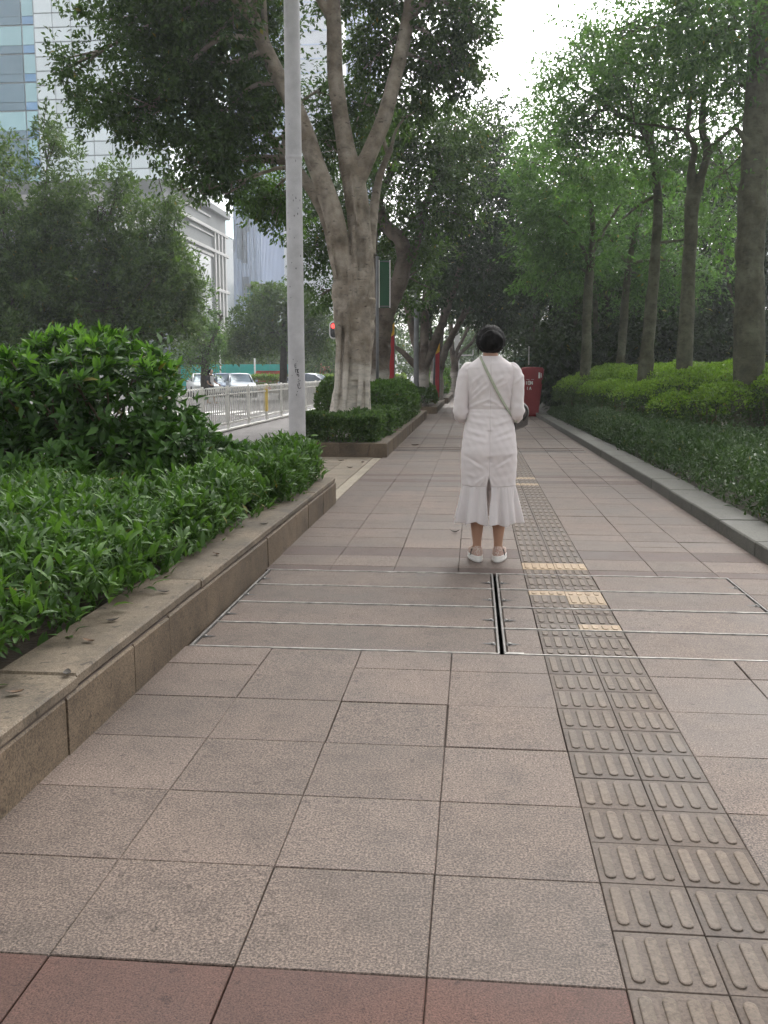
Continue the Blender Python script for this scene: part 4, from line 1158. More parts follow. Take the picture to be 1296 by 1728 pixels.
# a lamp arm high above the frame
b = MB(); b.tube([(0, 0, 8.5), (-.3, 0, 8.9), (-1.2, 0, 9.15), (-2.0, 0, 9.2)], [.06, .05, .045, .04], 10); b.build('arm', MATS['pole_paint'], pole)
b = MB(); b.box((-2.3, 0, 9.2), (.7, .26, .12), .03); b.build('lamp_head', MATS['grey_metal'], pole)
# handwriting: strokes traced on the shaft, pixel offsets (x, y) in a 960 x 1728 enlargement of photo x 480-530, y 600-690
STK = [[(425, 270), (380, 275), (372, 330), (385, 395), (425, 395)], [(375, 330), (420, 335)],
       [(385, 450), (392, 550)], [(385, 445), (440, 455), (490, 440)], [(430, 460), (470, 500), (440, 550)], [(480, 450), (440, 500), (490, 550)], [(440, 550), (490, 552)],
       [(415, 600), (500, 600)], [(470, 600), (476, 690)], [(445, 610), (440, 650)],
       [(460, 770), (500, 765)], [(455, 835), (545, 815)],
       [(470, 885), (515, 890)], [(500, 890), (495, 980)], [(450, 930), (470, 1040), (510, 1070), (550, 1040)], [(430, 1160), (455, 1165)], [(440, 180), (455, 185)]]
b = MB()
view = math.atan2(CAM[1] - PY, CAM[0] - px_)
for st in STK:
    pts = []
    for u, v in catmull(st, 4):
        X, Yp = 480 + u / 19.2, 600 + v / 19.2
        p = at(X, Yp, PY - .1); z = p[2] + .01
        r = R0 + (R1 - R0) * z / 8.6
        s = (X - 502) * mpp(PY) / r
        a = view + math.asin(max(-.95, min(.95, s)))
        pts.append((math.cos(a) * (r + .0006), math.sin(a) * (r + .0006), z))
    b.tube(pts, .0042, 6)
b.build('handwriting', MATS['ink'], pole)
# scuffs
b = MB()
for i in range(22):
    z = rng.choice([rng.uniform(2.2, 3.6), rng.uniform(.9, 4.6)]); a = view + rng.uniform(-.9, .9); r = R0 + (R1 - R0) * z / 8.6
    w = rng.uniform(.004, .010); h = rng.uniform(.006, .022)
    pts = [(math.cos(a + da) * (r + .0008), math.sin(a + da) * (r + .0008), z + dz) for da, dz in ((-w / r, 0), (0, -h), (w / r, 0), (0, h))]
    b.poly(pts)
b.build('scuff', MATS['grey_metal'], pole)['kind'] = 'stuff'

# ------------------------------------------------------------------ white railing at the road edge
FX = -5.42
fence = tag(empty('railing', (FX, 13, 0)), 'white metal railing with curved-top pickets along the road', 'railing')
pk = MB()
pk.tube([(0, 0, .14), (0, 0, .80), (0, 0, .90), (.02, 0, .955), (.06, 0, .97), (.095, 0, .95), (.11, 0, .90), (.112, 0, .86)], .011, 6)
pkm = pk.mesh('picket', MATS['fence_white'])
ps = MB(); ps.box((0, 0, .5), (.06, .06, 1.0), .006); ps.box((0, 0, .01), (.12, .12, .02), .003)
psm = ps.mesh('post', MATS['fence_white'])
rl = MB(); rl.box((0, 1.0, .16), (.03, 1.94, .045), .004); rlm = rl.mesh('bottom_rail', MATS['fence_white'])
rl = MB(); rl.box((0, 1.0, .80), (.026, 1.94, .035), .004); rum = rl.mesh('top_rail', MATS['fence_white'])
kbm = MB(); kbm.box((0, 1.0, .02), (.10, 1.94, .045), .006); kbm = kbm.mesh('foot_rail', MATS['fence_white'])
for i in range(13):
    yl = i * 2.0
    link('post', psm, fence, (0, yl, 0))
    if i == 12: break
    link('bottom_rail', rlm, fence, (0, yl, 0)); link('top_rail', rum, fence, (0, yl, 0)); link('foot_rail', kbm, fence, (0, yl, 0))
    for j in range(11):
        o = link('picket', pkm, fence, (0, yl + .167 + j * .167, 0))
# yellow reflective post cover
b = MB(); b.box((0, 0, .62), (.09, .09, .72), .01)
b.build('post_cover', MATS['fence_yellow'], fence, (0, 10.0, 0))

# ------------------------------------------------------------------ banners, lamp post, traffic light
def banner(label, x, y, z0, z1, w, mat, gold, pole_h, col=None):
    t = tag(empty('banner_stand', (x, y, 0)), label, 'banner')
    b = MB(); b.tube([(-w / 2 - .05, 0, .0), (-w / 2 - .05, 0, pole_h)], .035, 10); b.build('post', MATS['grey_metal'], t)
    b = MB()
    n = 14
    rows_ = []
    for i in range(n + 1):
        z = z0 + (z1 - z0) * i / n
        rows_.append([(u, .012 * math.sin(z * 5 + u * 9), z) for u in np.linspace(-w / 2, w / 2, 6)])
    b.grid(rows_)
    o = b.build('cloth', MATS[mat], t); s = o.modifiers.new('thick', 'SOLIDIFY'); s.thickness = .008
    for s_ in (-1, 1):
        b = MB(); b.box((s_ * (w / 2 + .008), 0, (z0 + z1) / 2), (.02, .03, z1 - z0), .003); b.build('side_trim', MATS['sign_white' if not gold else 'grey_metal'], t)
    if gold:
        b = MB()
        pts = []
        for i in range(13):
            u = i / 12; pts.append((-w / 2 + w * u, z1 + .02 + .16 * math.sin(u * PI * .9) + .05 * math.sin(u * 14)))
        rows_ = [[(x_, -.02, z1 - .02 - .10 * (1 - i / 12)) for i, (x_, zz) in enumerate(pts)], [(x_, -.02, zz + .18 * (i / 12)) for i, (x_, zz) in enumerate(pts)]]
        b.grid(rows_, smooth=False)
        o = b.build('gold_cloud_trim', MATS['banner_gold'], t); s = o.modifiers.new('thick', 'SOLIDIFY'); s.thickness = .03
    for z in (z0 + .03, z1 - .03):
        b = MB(); b.tube([(-w / 2 - .05, 0, z), (w / 2 + .02, 0, z)], .014, 8); b.build('bracket', MATS['grey_metal'], t)
    return t
p = at(649, 480, 19.2); banner('green hanging banner with pale edges, right of the big ficus trunk', p[0], 19.2, 2.70, 3.72, .22, 'banner_green', False, 3.8)
p = at(660, 600, 23.0); banner('red banner with gold top in the ficus planter, nearer of two', p[0], 23.0, 1.02, 2.28, .17, 'banner_red', True, 2.4)
p = at(738, 630, 33.5); banner('red banner with gold top in the short planter, farther of two', p[0], 33.5, .32, 2.05, .16, 'banner_red', True, 2.2)
p = at(703, 500, 29.0)
t = tag(empty('street_lamp', (p[0], 29.0, 0)), 'slim grey street lamp post among the ficus trunks beyond the red banner', 'street lamp')
b = MB(); b.lathe([(.11, 0), (.10, .9), (.085, 1.0), (.06, 7.5)], n=14); b.build('post', MATS['grey_metal'], t)
b = MB(); b.tube([(0, 0, 7.4), (-.4, 0, 7.9), (-1.6, 0, 8.0)], .04, 8); b.build('arm', MATS['grey_metal'], t)
b = MB(); b.box((-1.8, 0, 8.0), (.6, .2, .1), .02); b.build('lamp_head', MATS['grey_metal'], t)
p = at(771, 600, 52.0)
t = tag(empty('sign_post', (p[0], 52.0, 0)), 'white column with small arm far down the path, left of the woman', 'post')
b = MB(); b.box((0, 0, 1.8), (.3, .3, 3.6), .02); b.build('column', MATS['sign_white'], t)
b = MB(); b.box((.45, 0, 2.2), (.9, .08, .08), .01); b.box((.9, 0, 2.35), (.06, .08, .3), .01); b.build('arm', MATS['sign_white'], t)

p = at(563, 557, 40.0)
t = tag(empty('traffic_light', (p[0], 40.0, -.25)), 'traffic light showing red, just left of the big ficus trunk', 'traffic light')
zc = p[2] + .25
b = MB(); b.tube([(.75, 0, 0), (.75, 0, zc + .9)], .07, 10); b.build('post', MATS['grey_metal'], t)
b = MB(); b.tube([(.75, 0, zc + .2), (0, .06, zc + .2)], .03, 8); b.build('arm', MATS['grey_metal'], t)
def capsule(b, w, h, y0, y1, n=8, zc=0):
    o_ = [(w * math.cos(PI * q / n), h - w + w * math.sin(PI * q / n)) for q in range(n + 1)] + [(w * math.cos(PI + PI * q / n), -h + w + w * math.sin(PI + PI * q / n)) for q in range(n + 1)]
    b.grid([[(x_, y0, zc + z_) for x_, z_ in o_], [(x_, y1, zc + z_) for x_, z_ in o_]], closed=True, smooth=False, cap0=True, cap1=True, flip=False)
b = MB(); capsule(b, .20, .40, .02, .05, zc=zc); b.build('back_board', MATS['sign_white'], t)
b = MB(); capsule(b, .135, .325, -.10, .015, zc=zc); b.build('housing', MATS['cloth_black'], t)
m, n_, l_, p_ = nodes_of('red_lamp'); p_.inputs['Base Color'].default_value = (.6, .03, .03, 1); p_.inputs['Emission Color'].default_value = (1, .06, .05, 1); p_.inputs['Emission Strength'].default_value = 1.2
b = MB(); b.lathe([(.0, .05), (.06, .045), (.105, .0)], n=16, cap0=False, cap1=False)
b.build('red_lens', m, t, (0, -.105, zc + .17), (PI / 2, 0, 0))
b = MB(); b.lathe([(.0, .03), (.06, .025), (.105, .0)], n=16, cap0=False, cap1=False)
b.build('dark_lens', MATS['dark_steel'], t, (0, -.105, zc - .13), (PI / 2, 0, 0))

# ------------------------------------------------------------------ red box by the path
bx = at(899, 640, 26.5)
t = tag(empty('red_box', (bx[0] - .02, 26.5, 0)), 'red flared box with white lettering beside the clipped hedge, right of the woman', 'box')
b = MB()
rows_ = []
for z, s in ((0, .62), (.05, .63), (.7, .80), (1.3, 1.0), (1.36, 1.02), (1.39, .98)):
    w, d = .33 * s, .26 * s
    r_ = []
    for q in range(32):
        a = 2 * PI * q / 32
        cx, cy = math.cos(a), math.sin(a)
        e = .35
        r_.append((w * math.copysign(abs(cx) ** e, cx), d * math.copysign(abs(cy) ** e, cy), z + (.05 if z > 1.3 else 0) * (1 - abs(cx))))
    rows_.append(r_)
b.grid(rows_, closed=True, cap0=True, cap1=True)
b.build('body', MATS['sign_red'], t)
b = MB(); b.lathe([(.30, 0), (.32, .012), (.30, .03), (.1, .045)], (0, 0, 1.40), 24, sy=.8); b.build('lid', MATS['sign_red'], t)
def letter(b, ch, x, z, h, w, y, sl):
    S = {'I': [((.5, 0), (.5, 1))], 'O': [((0, 0), (0, 1)), ((0, 1), (1, 1)), ((1, 1), (1, 0)), ((1, 0), (0, 0))], 'N': [((0, 0), (0, 1)), ((0, 1), (1, 0)), ((1, 0), (1, 1))],
         '-': [((0, .5), (1, .5))], 'A': [((0, 0), (.5, 1)), ((.5, 1), (1, 0)), ((.2, .4), (.8, .4))], 'L': [((0, 1), (0, 0)), ((0, 0), (1, 0))]}
    for (a, c), (e, f) in S[ch]:
        yy = lambda q: y - sl * (z + q * h)
        b.tube([(x + a * w, yy(c), z + c * h), (x + e * w, yy(f), z + f * h)], h * .11, 6)
b = MB()
fy = lambda z: -(.26 * (.63 + .37 * z / 1.3)) - .006
def put(s, x, z, h, w):
    for ch in s:
        sub = MB(); letter(sub, ch, 0, 0, h, w, 0, 0)
        base = len(b.v)
        b.v += [(x + vx, fy(z + vz) + vy * .3, z + vz) for vx, vy, vz in sub.v]
        b.f += [tuple(base + q for q in f_) for f_ in sub.f]; b.m += sub.m; b.sm += sub.sm
        x += w * 1.5
put('ION', -.20, .93, .10, .05)
put('IA', -.17, .78, .085, .055)
put('--', -.18, 1.06, .04, .09)
b.build('lettering', MATS['sign_white'], t)
b = MB(); b.box((.19, fy(1.2) - .002, 1.2), (.05, .01, .17), .004); b.box((.245, fy(1.2) - .002, 1.2), (.02, .01, .13), .004); b.build('emblem', MATS['sign_white'], t)

# green bar fence beyond the red box
gf = tag(empty('bar_fence', (1.95, 30, 0)), 'dark green bar fence running away beyond the red box', 'fence')
bm_ = MB(); bm_.box((0, 0, .95), (.03, .03, 1.9), .004); bmm = bm_.mesh('bar', MATS['fence_green'])
for i in range(30): link('bar', bmm, gf, (.02 * rng.normal() * .2 + .03 * i * 0, i * .5, 0))
for z in (.2, 1.75):
    b = MB(); b.box((0, 7.25, z), (.04, 14.6, .05), .004); b.build('rail', MATS['fence_green'], gf)
b = MB(); b.tube([(-.15, -1.4, 0), (-.15, -1.4, 2.1)], .022, 8); b.build('end_post', MATS['steel'], gf)

# ------------------------------------------------------------------ things beyond the road
h = tag(empty('hoarding', (-20.5, 72, -.25)), 'turquoise construction hoarding behind the parked cars', 'hoarding')
b = MB(); b.box((0, 0, 1.05), (1.17, .05, 2.1), .01); hm = b.mesh('panel', MATS['hoarding'])
for i in range(8): link('panel', hm, h, (-2.0 + i * 1.2, .04 * (i % 2), 0))
b = MB(); b.tube([(0, 0, 0), (0, 0, 2.3)], .04, 8); hp = b.mesh('post', MATS['grey_metal'])
for i in range(5): link('post', hp, h, (-2.6 + i * 2.4, .12, 0))
box_hedge('pale green clipped hedge in the road median, behind the railing', -18, -4.6, 61.5, 63, 1.0, 16000, 'median_leaf', .17, .085, 'hedges in the road', .12)
fl = MB()
for i in range(90):
    x = rng.uniform(-16.5, -5); fl.lathe([(.02, 0), (.10, .05), (.07, .12), (0, .14)], (x, 61.1 + rng.normal(0, .15), .02 + rng.random() * .15), 6, mi=int(rng.random() < .5))
o = fl.build('flower_bed', [MATS['barrier_red'], MATS['sign_white']]); tag(o, 'row of red and white flowers at the foot of the median hedge', 'flowers', kind='stuff')
for i in range(5):
    b = MB(); rows_ = [[(x_ * s, y_ * s, z) for x_, y_ in ((-.5, -.2), (.5, -.2), (.5, .2), (-.5, .2))] for z, s in ((0, 1), (.25, .98), (.75, .62), (.8, .58))]
    b.grid(rows_, closed=True, smooth=False, cap0=True, cap1=True)
    q = at(440 + i * 6.5, 626, 66)
    t = tag(b.build('road_barrier', MATS['barrier_red'], None, (q[0], 66, .55)), ('leftmost', 'second from left', 'middle', 'second from right', 'rightmost')[i] + ' of the red road barriers behind the median hedge', 'barrier', 'red barriers behind the median hedge')
t = empty('barrier_plinth', (at(453, 626, 66)[0], 66, -.3)); tag(t, 'low concrete plinth under the row of red barriers', 'plinth')
b = MB(); b.box((0, 0, .42), (3.2, .9, .84), .03); b.build('block', MATS['side_paving'], t)
for (xp, Yp, hh, lab) in ((430, 64.5, 2.85, 'white small street lamp with a short arm, over the median hedge'), (372, 68, 3.2, 'thin pale street lamp before the turquoise hoarding')):
    q = at(xp, 626, Yp); t = tag(empty('street_lamp', (q[0], Yp, -.25)), lab, 'street lamp')
    b = MB(); b.tube([(0, 0, 0), (0, 0, hh)], .06, 8); b.build('post', MATS['sign_white'], t)
    b = MB(); b.box((-.3, 0, hh - .02), (.6, .14, .07), .01); b.build('lamp_head', MATS['sign_white'], t)
q = at(563, 612, 80); t = tag(empty('kiosk', (q[0], 80, -.3)), 'small orange roofed kiosk beyond the junction, left of the big ficus', 'kiosk')
b = MB(); b.box((0, 0, .9), (2.6, 2, 1.8), .03); b.build('wall', MATS['brick_orange'], t)
b = MB(); b.grid([[(-1.6, -1.3, 1.8), (1.6, -1.3, 1.8), (1.6, 1.3, 1.8), (-1.6, 1.3, 1.8)], [(-1.4, -.2, 2.4), (1.4, -.2, 2.4), (1.4, .2, 2.4), (-1.4, .2, 2.4)]], closed=True, smooth=False, cap0=True, cap1=True); b.build('roof', MATS['brick_orange'], t)
b = MB(); b.box((-.3, -1.01, .8), (1.0, .03, .9), .01); b.build('window', MATS['far_window'], t)

# ------------------------------------------------------------------ cars
def make_car(paint, label, loc, rz):
    t = tag(empty('car', loc, rz), label, 'car', 'cars waiting beyond the railing')
    # stations along y (front = -y): y, half width, belt height, sill
    st = [(-2.22, .62, .62, .34), (-2.12, .78, .70, .24), (-1.6, .86, .80, .2), (-.9, .89, .90, .2), (0, .90, .93, .2), (1.0, .90, .96, .2), (1.7, .86, .97, .22), (2.12, .78, .93, .28), (2.25, .66, .80, .38)]
    b = MB()
    rows_ = []
    for y_, w, bl_, si in st:
        rows_.append([(-w * .85, y_, si), (-w, y_, si + .12), (-w * 1.0, y_, bl_ - .18), (-w * .95, y_, bl_ - .03), (-w * .82, y_, bl_), (0, y_, bl_ + .035), (w * .82, y_, bl_), (w * .95, y_, bl_ - .03), (w * 1.0, y_, bl_ - .18), (w, y_, si + .12), (w * .85, y_, si)])
    b.grid(rows_, cap0=True, cap1=True)
    body = b.build('body', MATS[paint], t)
    gs = [(-.95, .70, .90), (-.25, .60, 1.36), (.3, .58, 1.42), (.95, .58, 1.40), (1.35, .60, 1.26), (1.85, .66, .98)]
    b = MB()
    b.grid([[(-w - .10, y_, min(.93, z)), (-w, y_, z - .03), (-w + .08, y_, z), (w - .08, y_, z), (w, y_, z - .03), (w + .10, y_, min(.93, z))] for y_, w, z in gs], smooth=True, cap0=True, cap1=True)
    b.build('cabin_glass', MATS['car_glass'], t)
    b = MB()
    b.grid([[(-w + .03, y_, z + .002), (-w + .1, y_, z + .02), (0, y_, z + .035), (w - .1, y_, z + .02), (w - .03, y_, z + .002)] for y_, w, z in ((-.22, .60, 1.365), (.3, .58, 1.42), (.95, .58, 1.40), (1.30, .60, 1.28))])
    o = b.build('roof', MATS[paint], t); s = o.modifiers.new('thick', 'SOLIDIFY'); s.thickness = .02
    for s_ in (-1, 1):
        for ya, yb, za, zb in ((-.95, -.22, .92, 1.37), (.35, .4, .95, 1.42), (1.30, 1.85, 1.29, .98)):
            b = MB(); b.tube([(s_ * .74, ya, za), (s_ * .60, yb, zb)], .035, 6); b.build('pillar', MATS[paint], t)
        b = MB(); b.box((s_ * .66, -2.13, .60), (.32, .12, .13), .03); b.build('headlight', MATS['sign_white'], t)
        b = MB(); b.box((s_ * .68, 2.14, .76), (.26, .10, .14), .03); b.build('tail_light', MATS['lens_red'], t)
        b = MB(); b.box((s_ * .98, -.75, .98), (.16, .10, .11), .03); b.build('mirror', MATS[paint], t)
        for yw in (-1.38, 1.38):
            b = MB(); b.lathe([(.20, -.10), (.31, -.10), (.33, -.06), (.33, .06), (.31, .10), (.20, .10)], n=20)
            w_ = b.build('wheel', MATS['rubber'], t, (s_ * .80, yw, .33), (0, PI / 2, 0))
            b = MB(); b.lathe([(.0, s_ * .08), (.08, s_ * .09), (.2, s_ * .06), (.205, s_ * -.02)], n=16, cap0=False, cap1=False); b.build('rim', MATS['steel'], w_)
    b = MB(); b.box((0, -2.235, .5), (.9, .04, .16), .01); b.build('grille', MATS['rubber'], t)
    b = MB(); b.box((0, -2.26, .40), (.44, .02, .13), .004); b.build('number_plate', MATS['car_blue'], t)
    return t
def car_at(x, Y, paint, label, rz):
    q = at(x, 640, Y); make_car(paint, label, (q[0], Y, -.25), rz)
car_at(378, 57.5, 'car_blue', 'dark blue car just right of the pedestrian, behind the railing', .5)
car_at(404, 56.5, 'car_silver', 'silver car third from left, its windscreen facing the railing', .35)
car_at(342, 57, 'car_white', 'white car partly hidden by the leafy bush, left of the pedestrian', .4)
car_at(530, 57, 'car_silver', 'silver car seen just right of the grey pole, behind the railing', 1.4)

# ------------------------------------------------------------------ fallen leaves
def fallen(x, y, z, L, m, label, rz, curl=.3):
    b = MB()
    n = 7; rows_ = []
    for i in range(n):
        u = i / (n - 1); w = L * .23 * math.sin(PI * (.06 + .9 * u)) ** .8; zz = curl * L * (abs(u - .5) ** 2) * 2 + .002
        rows_.append([(-w, (u - .5) * L, zz + w * .5), (0, (u - .5) * L, zz), (w, (u - .5) * L, zz + w * .35)])
    b.grid(rows_)
    o = b.build('fallen_leaf', MATS[m], None, (x, y, z), (0, 0, rz))
    return tag(o, label, 'leaf', 'fallen leaves')
g = gnd(767, 899); fallen(g[0], g[1], .004, .09, 'dead_leaf_dark', 'dark curled leaf lying on the pavement left of the woman\'s feet', 1.3, .5)
for (xp, yp, m, lab, rz) in ((125, 1138, 'dead_leaf_dark', 'small dark leaf on the planter coping, nearest but two', .3), (25, 1170, 'dead_leaf', 'brown leaf on the planter coping at the left picture edge', 1.9),
                         (150, 1083, 'dead_leaf', 'tan leaf on the coping beside the bright ground cover', 1.2), (190, 1048, 'dead_leaf_dark', 'dark leaf on the coping, in front of the lance leaves', 2.2),
                         (276, 1000, 'dead_leaf_dark', 'dark leaf on the coping near the middle of the near planter', 1.5), (365, 936, 'dead_leaf', 'pale brown leaf on the coping beyond its middle joint', 1.0), (445, 885, 'dead_leaf_dark', 'dark leaf near the far end of the near coping', 1.7)):
    g = gnd(xp, yp, .262); fallen(min(g[0], -1.33), g[1], .262, .06, m, lab, rz)
for (xp, yp, lab) in ((575, 778, 'small brown leaf on side paving near the ficus planter front'), (612, 781, 'brown leaf on side paving nearest the planter corner'), (590, 790, 'brown leaf lying by itself on the side paving')):
    g = gnd(xp, yp); fallen(g[0], g[1], .004, .10, 'dead_leaf', lab, rng.uniform(0, 3))
g = gnd(700, 752); fallen(g[0], g[1], .004, .16, 'dead_leaf', 'pale leaf on the main path beside the ficus planter wall', 1.4)
# ------------------------------------------------------------------ buildings across the road
def panel_mesh(name, w, h, m, th=.12, axis='y'):
    b = MB()
    b.box((0, 0, 0), (w, th, h) if axis == 'y' else (th, w, h), .03)
    return b.mesh(name, MATS[m])
def core(parent, x0, x1, y0, y1, z1, m, name='wall'):
    b = MB(); b.box(((x0 + x1) / 2, (y0 + y1) / 2, z1 / 2), (x1 - x0, y1 - y0, z1))
    return b.build(name, MATS[m], parent, -Vector(parent.location))
def put(parent, name, me, p): return link(name, me, parent, Vector(p) - Vector(parent.location))

# tower with dark and teal glass bands
A = tag(empty('glass_tower', (-66, 120, -.3)), 'glass tower with dark and teal bands at the top left corner', 'building')
core(A, -78, -54.7, 120, 140, 92, 'tower_mullion')
cols = [(-77.8, -72), (-71.9, -66.2), (-66.1, -61.6), (-61.5, -57.3)]
fh = 3.42
dk = [panel_mesh('spandrel', b_ - a_ - .1, .95, 'tower_glass_dark') for a_, b_ in cols]
gl = [panel_mesh('window', b_ - a_ - .1, 2.3, 'tower_glass_teal') for a_, b_ in cols]
gd = [panel_mesh('window', b_ - a_ - .1, 2.3, 'tower_glass_dark') for a_, b_ in cols]
e1 = panel_mesh('spandrel', 2.4, .95, 'tower_glass_blue', .2); e2 = panel_mesh('window', 2.4, 2.3, 'tower_panel_white', .2)
e2 = panel_mesh('window', 2.4, 2.3, 'tower_glass_teal', .2)
for k in range(4, 20):
    z = k * fh
    for c, (a_, b_) in enumerate(cols):
        put(A, 'spandrel', dk[c], ((a_ + b_) / 2, 119.93, z + .5)); put(A, 'window', gd[c] if (c + k) % 3 else gl[c], ((a_ + b_) / 2, 119.95, z + 2.15))
    put(A, 'spandrel', e1, (-55.95, 119.92, z + .5)); put(A, 'window', e2, (-55.95, 119.92, z + 2.15))

# white panelled tower
B = tag(empty('panel_tower', (-34, 86, -.3)), 'pale tower clad in a grid of white panels, behind the street trees', 'building')
core(B, -40.2, -28, 86, 109, 80, 'tower_mullion')
pw, ph = 1.72, 1.24
pm = panel_mesh('cladding_panel', pw - .07, ph - .07, 'tower_panel_white')
for i in range(7):
    for k in range(27):
        put(B, 'cladding_panel', pm, (-28.9 - i * pw, 85.95, 16.6 + k * ph))
pm2 = panel_mesh('cladding_panel', 2.8, 2.4, 'tower_panel_white', axis='x'); pm3 = panel_mesh('window', 2.8, 2.4, 'tower_glass_teal', axis='x')
for i in range(8):
    for k in range(9):
        put(B, 'cladding_panel' if k % 3 else 'window', pm2 if k % 3 else pm3, (-27.95, 87.5 + i * 2.86, 17.6 + k * 2.47))
b = MB()
for x0, x1, y0, y1, z0, z1, mi in ((-40, -28.1, 85.9, 85.95, 50.2, 79.8, 0),):
    b.box(((x0 + x1) / 2, 85.93, (z0 + z1) / 2), (x1 - x0, .1, z1 - z0), .02)
b.build('upper_cladding', MATS['tower_panel_white'], B, -Vector(B.location))

# grey podium with white mullions
Cb = tag(empty('podium_building', (-26, 78, -.3)), 'grey podium building with white stripes and mullions below the pale tower', 'building')
core(Cb, -41, -26.0, 78, 98.2, 17.2, 'podium_grey')
core(Cb, -41, -26.3, 63, 78, 14.0, 'podium_grey', 'wing_wall')
core(Cb, -41.2, -25.8, 62.8, 98.4, .9, 'podium_white', 'plinth')
def fx(y0, y1, z0, z1, m, name, d=.16):
    b = MB(); b.box((-26.0 + d / 2 + .002, (y0 + y1) / 2, (z0 + z1) / 2), (d, y1 - y0, z1 - z0), .02); return b.build(name, MATS[m], Cb, -Vector(Cb.location))
fx(78, 98.3, 16.9, 17.5, 'podium_grey', 'cornice', .5)
fx(80, 92, 16.2, 16.4, 'podium_white', 'light_strip'); fx(78, 98.2, 15.0, 15.3, 'podium_white', 'string_course', .3)
fx(84, 93, 14.5, 14.65, 'podium_white', 'light_strip'); fx(64, 98.2, 13.0, 13.3, 'podium_white', 'string_course', .3); fx(66, 92.6, 12.5, 12.75, 'podium_white', 'string_course', .22)
fx(92.6, 98.2, 9.3, 9.6, 'podium_white', 'string_course', .3); fx(92.6, 98.2, 5.4, 5.7, 'podium_white', 'string_course', .3)
for yc in (93.2, 94.5, 95.8, 97.1): fx(yc - .22, yc + .22, .9, 15.0, 'podium_white', 'mullion', .24)
for k in range(4):
    for q in range(6): fx(66.4 + q * 4.3, 70.4 + q * 4.3, 1.2 + k * 2.9, 3.8 + k * 2.9, 'podium_glass', 'window', .06)
b = MB(); b.box((-33.6, 62.9, 13.1), (14.6, .3, .4), .02); b.build('string_course', MATS['podium_white'], Cb, -Vector(Cb.location))

# ribbed blue-grey tower, then a taller one with balconies, then a low green glass box
def ribbed(name, label, x0, x1, y0, y1, z1, step, m, md, slots):
    t = tag(empty(name, ((x0 + x1) / 2, y0, -.3)), label, 'building')
    core(t, x0, x1, y0, y1, z1, m)
    b = MB(); b.box((0, 0, z1 / 2), (step * .42, .3, z1 - .4)); rm = b.mesh('rib', MATS[md])
    for i in range(int((x1 - x0) / step)): put(t, 'rib', rm, (x0 + step * (i + .5), y0 - .15, 0))
    b = MB(); b.box((0, 0, z1 / 2), (.3, step * .42, z1 - .4)); rm = b.mesh('rib', MATS[md])
    for i in range(int((y1 - y0) / step / 1.6)): put(t, 'rib', rm, (x1 + .1, y0 + step * 1.6 * (i + .5), 0))
    for (x, z, w, h) in slots:
        b = MB(); b.box((0, 0, 0), (w, .5, h), .02); b.build('window', MATS['far_window'], t, (x - t.location.x, -.2, z))
    return t
sl = [(at(395, 400, 140)[0], 21.5, .5, 4.5), (at(404, 410, 140)[0], 20.5, .5, 4.6), (at(409, 412, 140)[0], 20.3, .5, 4.6), (at(413, 415, 140)[0], 20, .6, 5), (at(418, 380, 140)[0], 24, .5, 4), (at(416, 475, 140)[0], 14, 1.0, 3)]
ribbed('ribbed_tower', 'hazy blue-grey ribbed tower beyond the podium, nearer of two', -37.5, -31.9, 140, 158, 86, .62, 'rib_blue', 'rib_blue_dark', sl)
F = ribbed('ribbed_tower', 'hazy tall ribbed tower with a column of white balconies, farther of two', -46.5, -22, 205, 225, 128, 1.15, 'rib_blue_dark', 'rib_blue', [])
bal = MB(); bal.box((0, 0, 0), (2.6, 1.2, 1.0), .05); blm = bal.mesh('balcony', MATS['far_white'])
win = MB(); win.box((0, 0, 0), (1.4, .3, 1.7), .03); wim = win.mesh('window', MATS['far_window'])
for k in range(22):
    z = 10 + k * 2.05 * 1.5
    put(F, 'balcony', blm, (-44.9, 204.2, z)); put(F, 'window', wim, (-45.0, 204.75, z + 1.5))
dot = MB(); dot.box((0, 0, 0), (.7, .4, .8), .03); dm = dot.mesh('lit_box', MATS['far_white'])
for k in range(11):
    for x in (-40.5, -36.0, -35.0):
        if (k * 7 + int(x)) % 3: put(F, 'window', dm, (x + .2 * (k % 2), 204.6, 14 + k * 4.1))
Gb = tag(empty('green_glass_block', (at(437, 495, 112)[0], 112, -.3)), 'low green glass block peeping over the median tree', 'building')
x0, x1 = at(417, 490, 112)[0], at(460, 490, 112)[0]; zt = at(437, 485, 112)[2]
core(Gb, x0, x1, 112, 124, zt, 'green_glass')
b = MB(); b.box(((x0 + x1) / 2, 117.9, zt + .3), (x1 - x0 + .4, 12.6, .25), .02); b.build('roof', MATS['podium_grey'], Gb, -Vector(Gb.location))
for i in range(5):
    b = MB(); b.box((x0 + (x1 - x0) * (i + .5) / 5, 111.93, zt / 2 + .15), (.12, .12, zt), .01); b.build('mullion', MATS['podium_grey'], Gb, -Vector(Gb.location))
# a pale lift tower far behind the ficus
Lt = tag(empty('white_tower', (at(470, 300, 170)[0], 170, -.3)), 'white far tower with thin horizontal lines, seen behind the bough and pole', 'building')
x0, x1 = at(438, 300, 170)[0], at(560, 300, 170)[0]
core(Lt, x0, x1, 170, 190, 120, 'far_white')
ln = MB(); ln.box((0, 0, 0), (x1 - x0 - .2, .2, .22), .02); lnm = ln.mesh('floor_line', MATS['rib_blue'])
for k in range(26): put(Lt, 'floor_line', lnm, ((x0 + x1) / 2, 169.9, 32 + k * 2.3))
vl = MB(); vl.box((0, 0, 75), (.4, .24, 86), .02); vlm = vl.mesh('pier', MATS['rib_blue_dark'])
for x in (455, 480): put(Lt, 'pier', vlm, (at(x, 300, 170)[0], 169.88, 0))

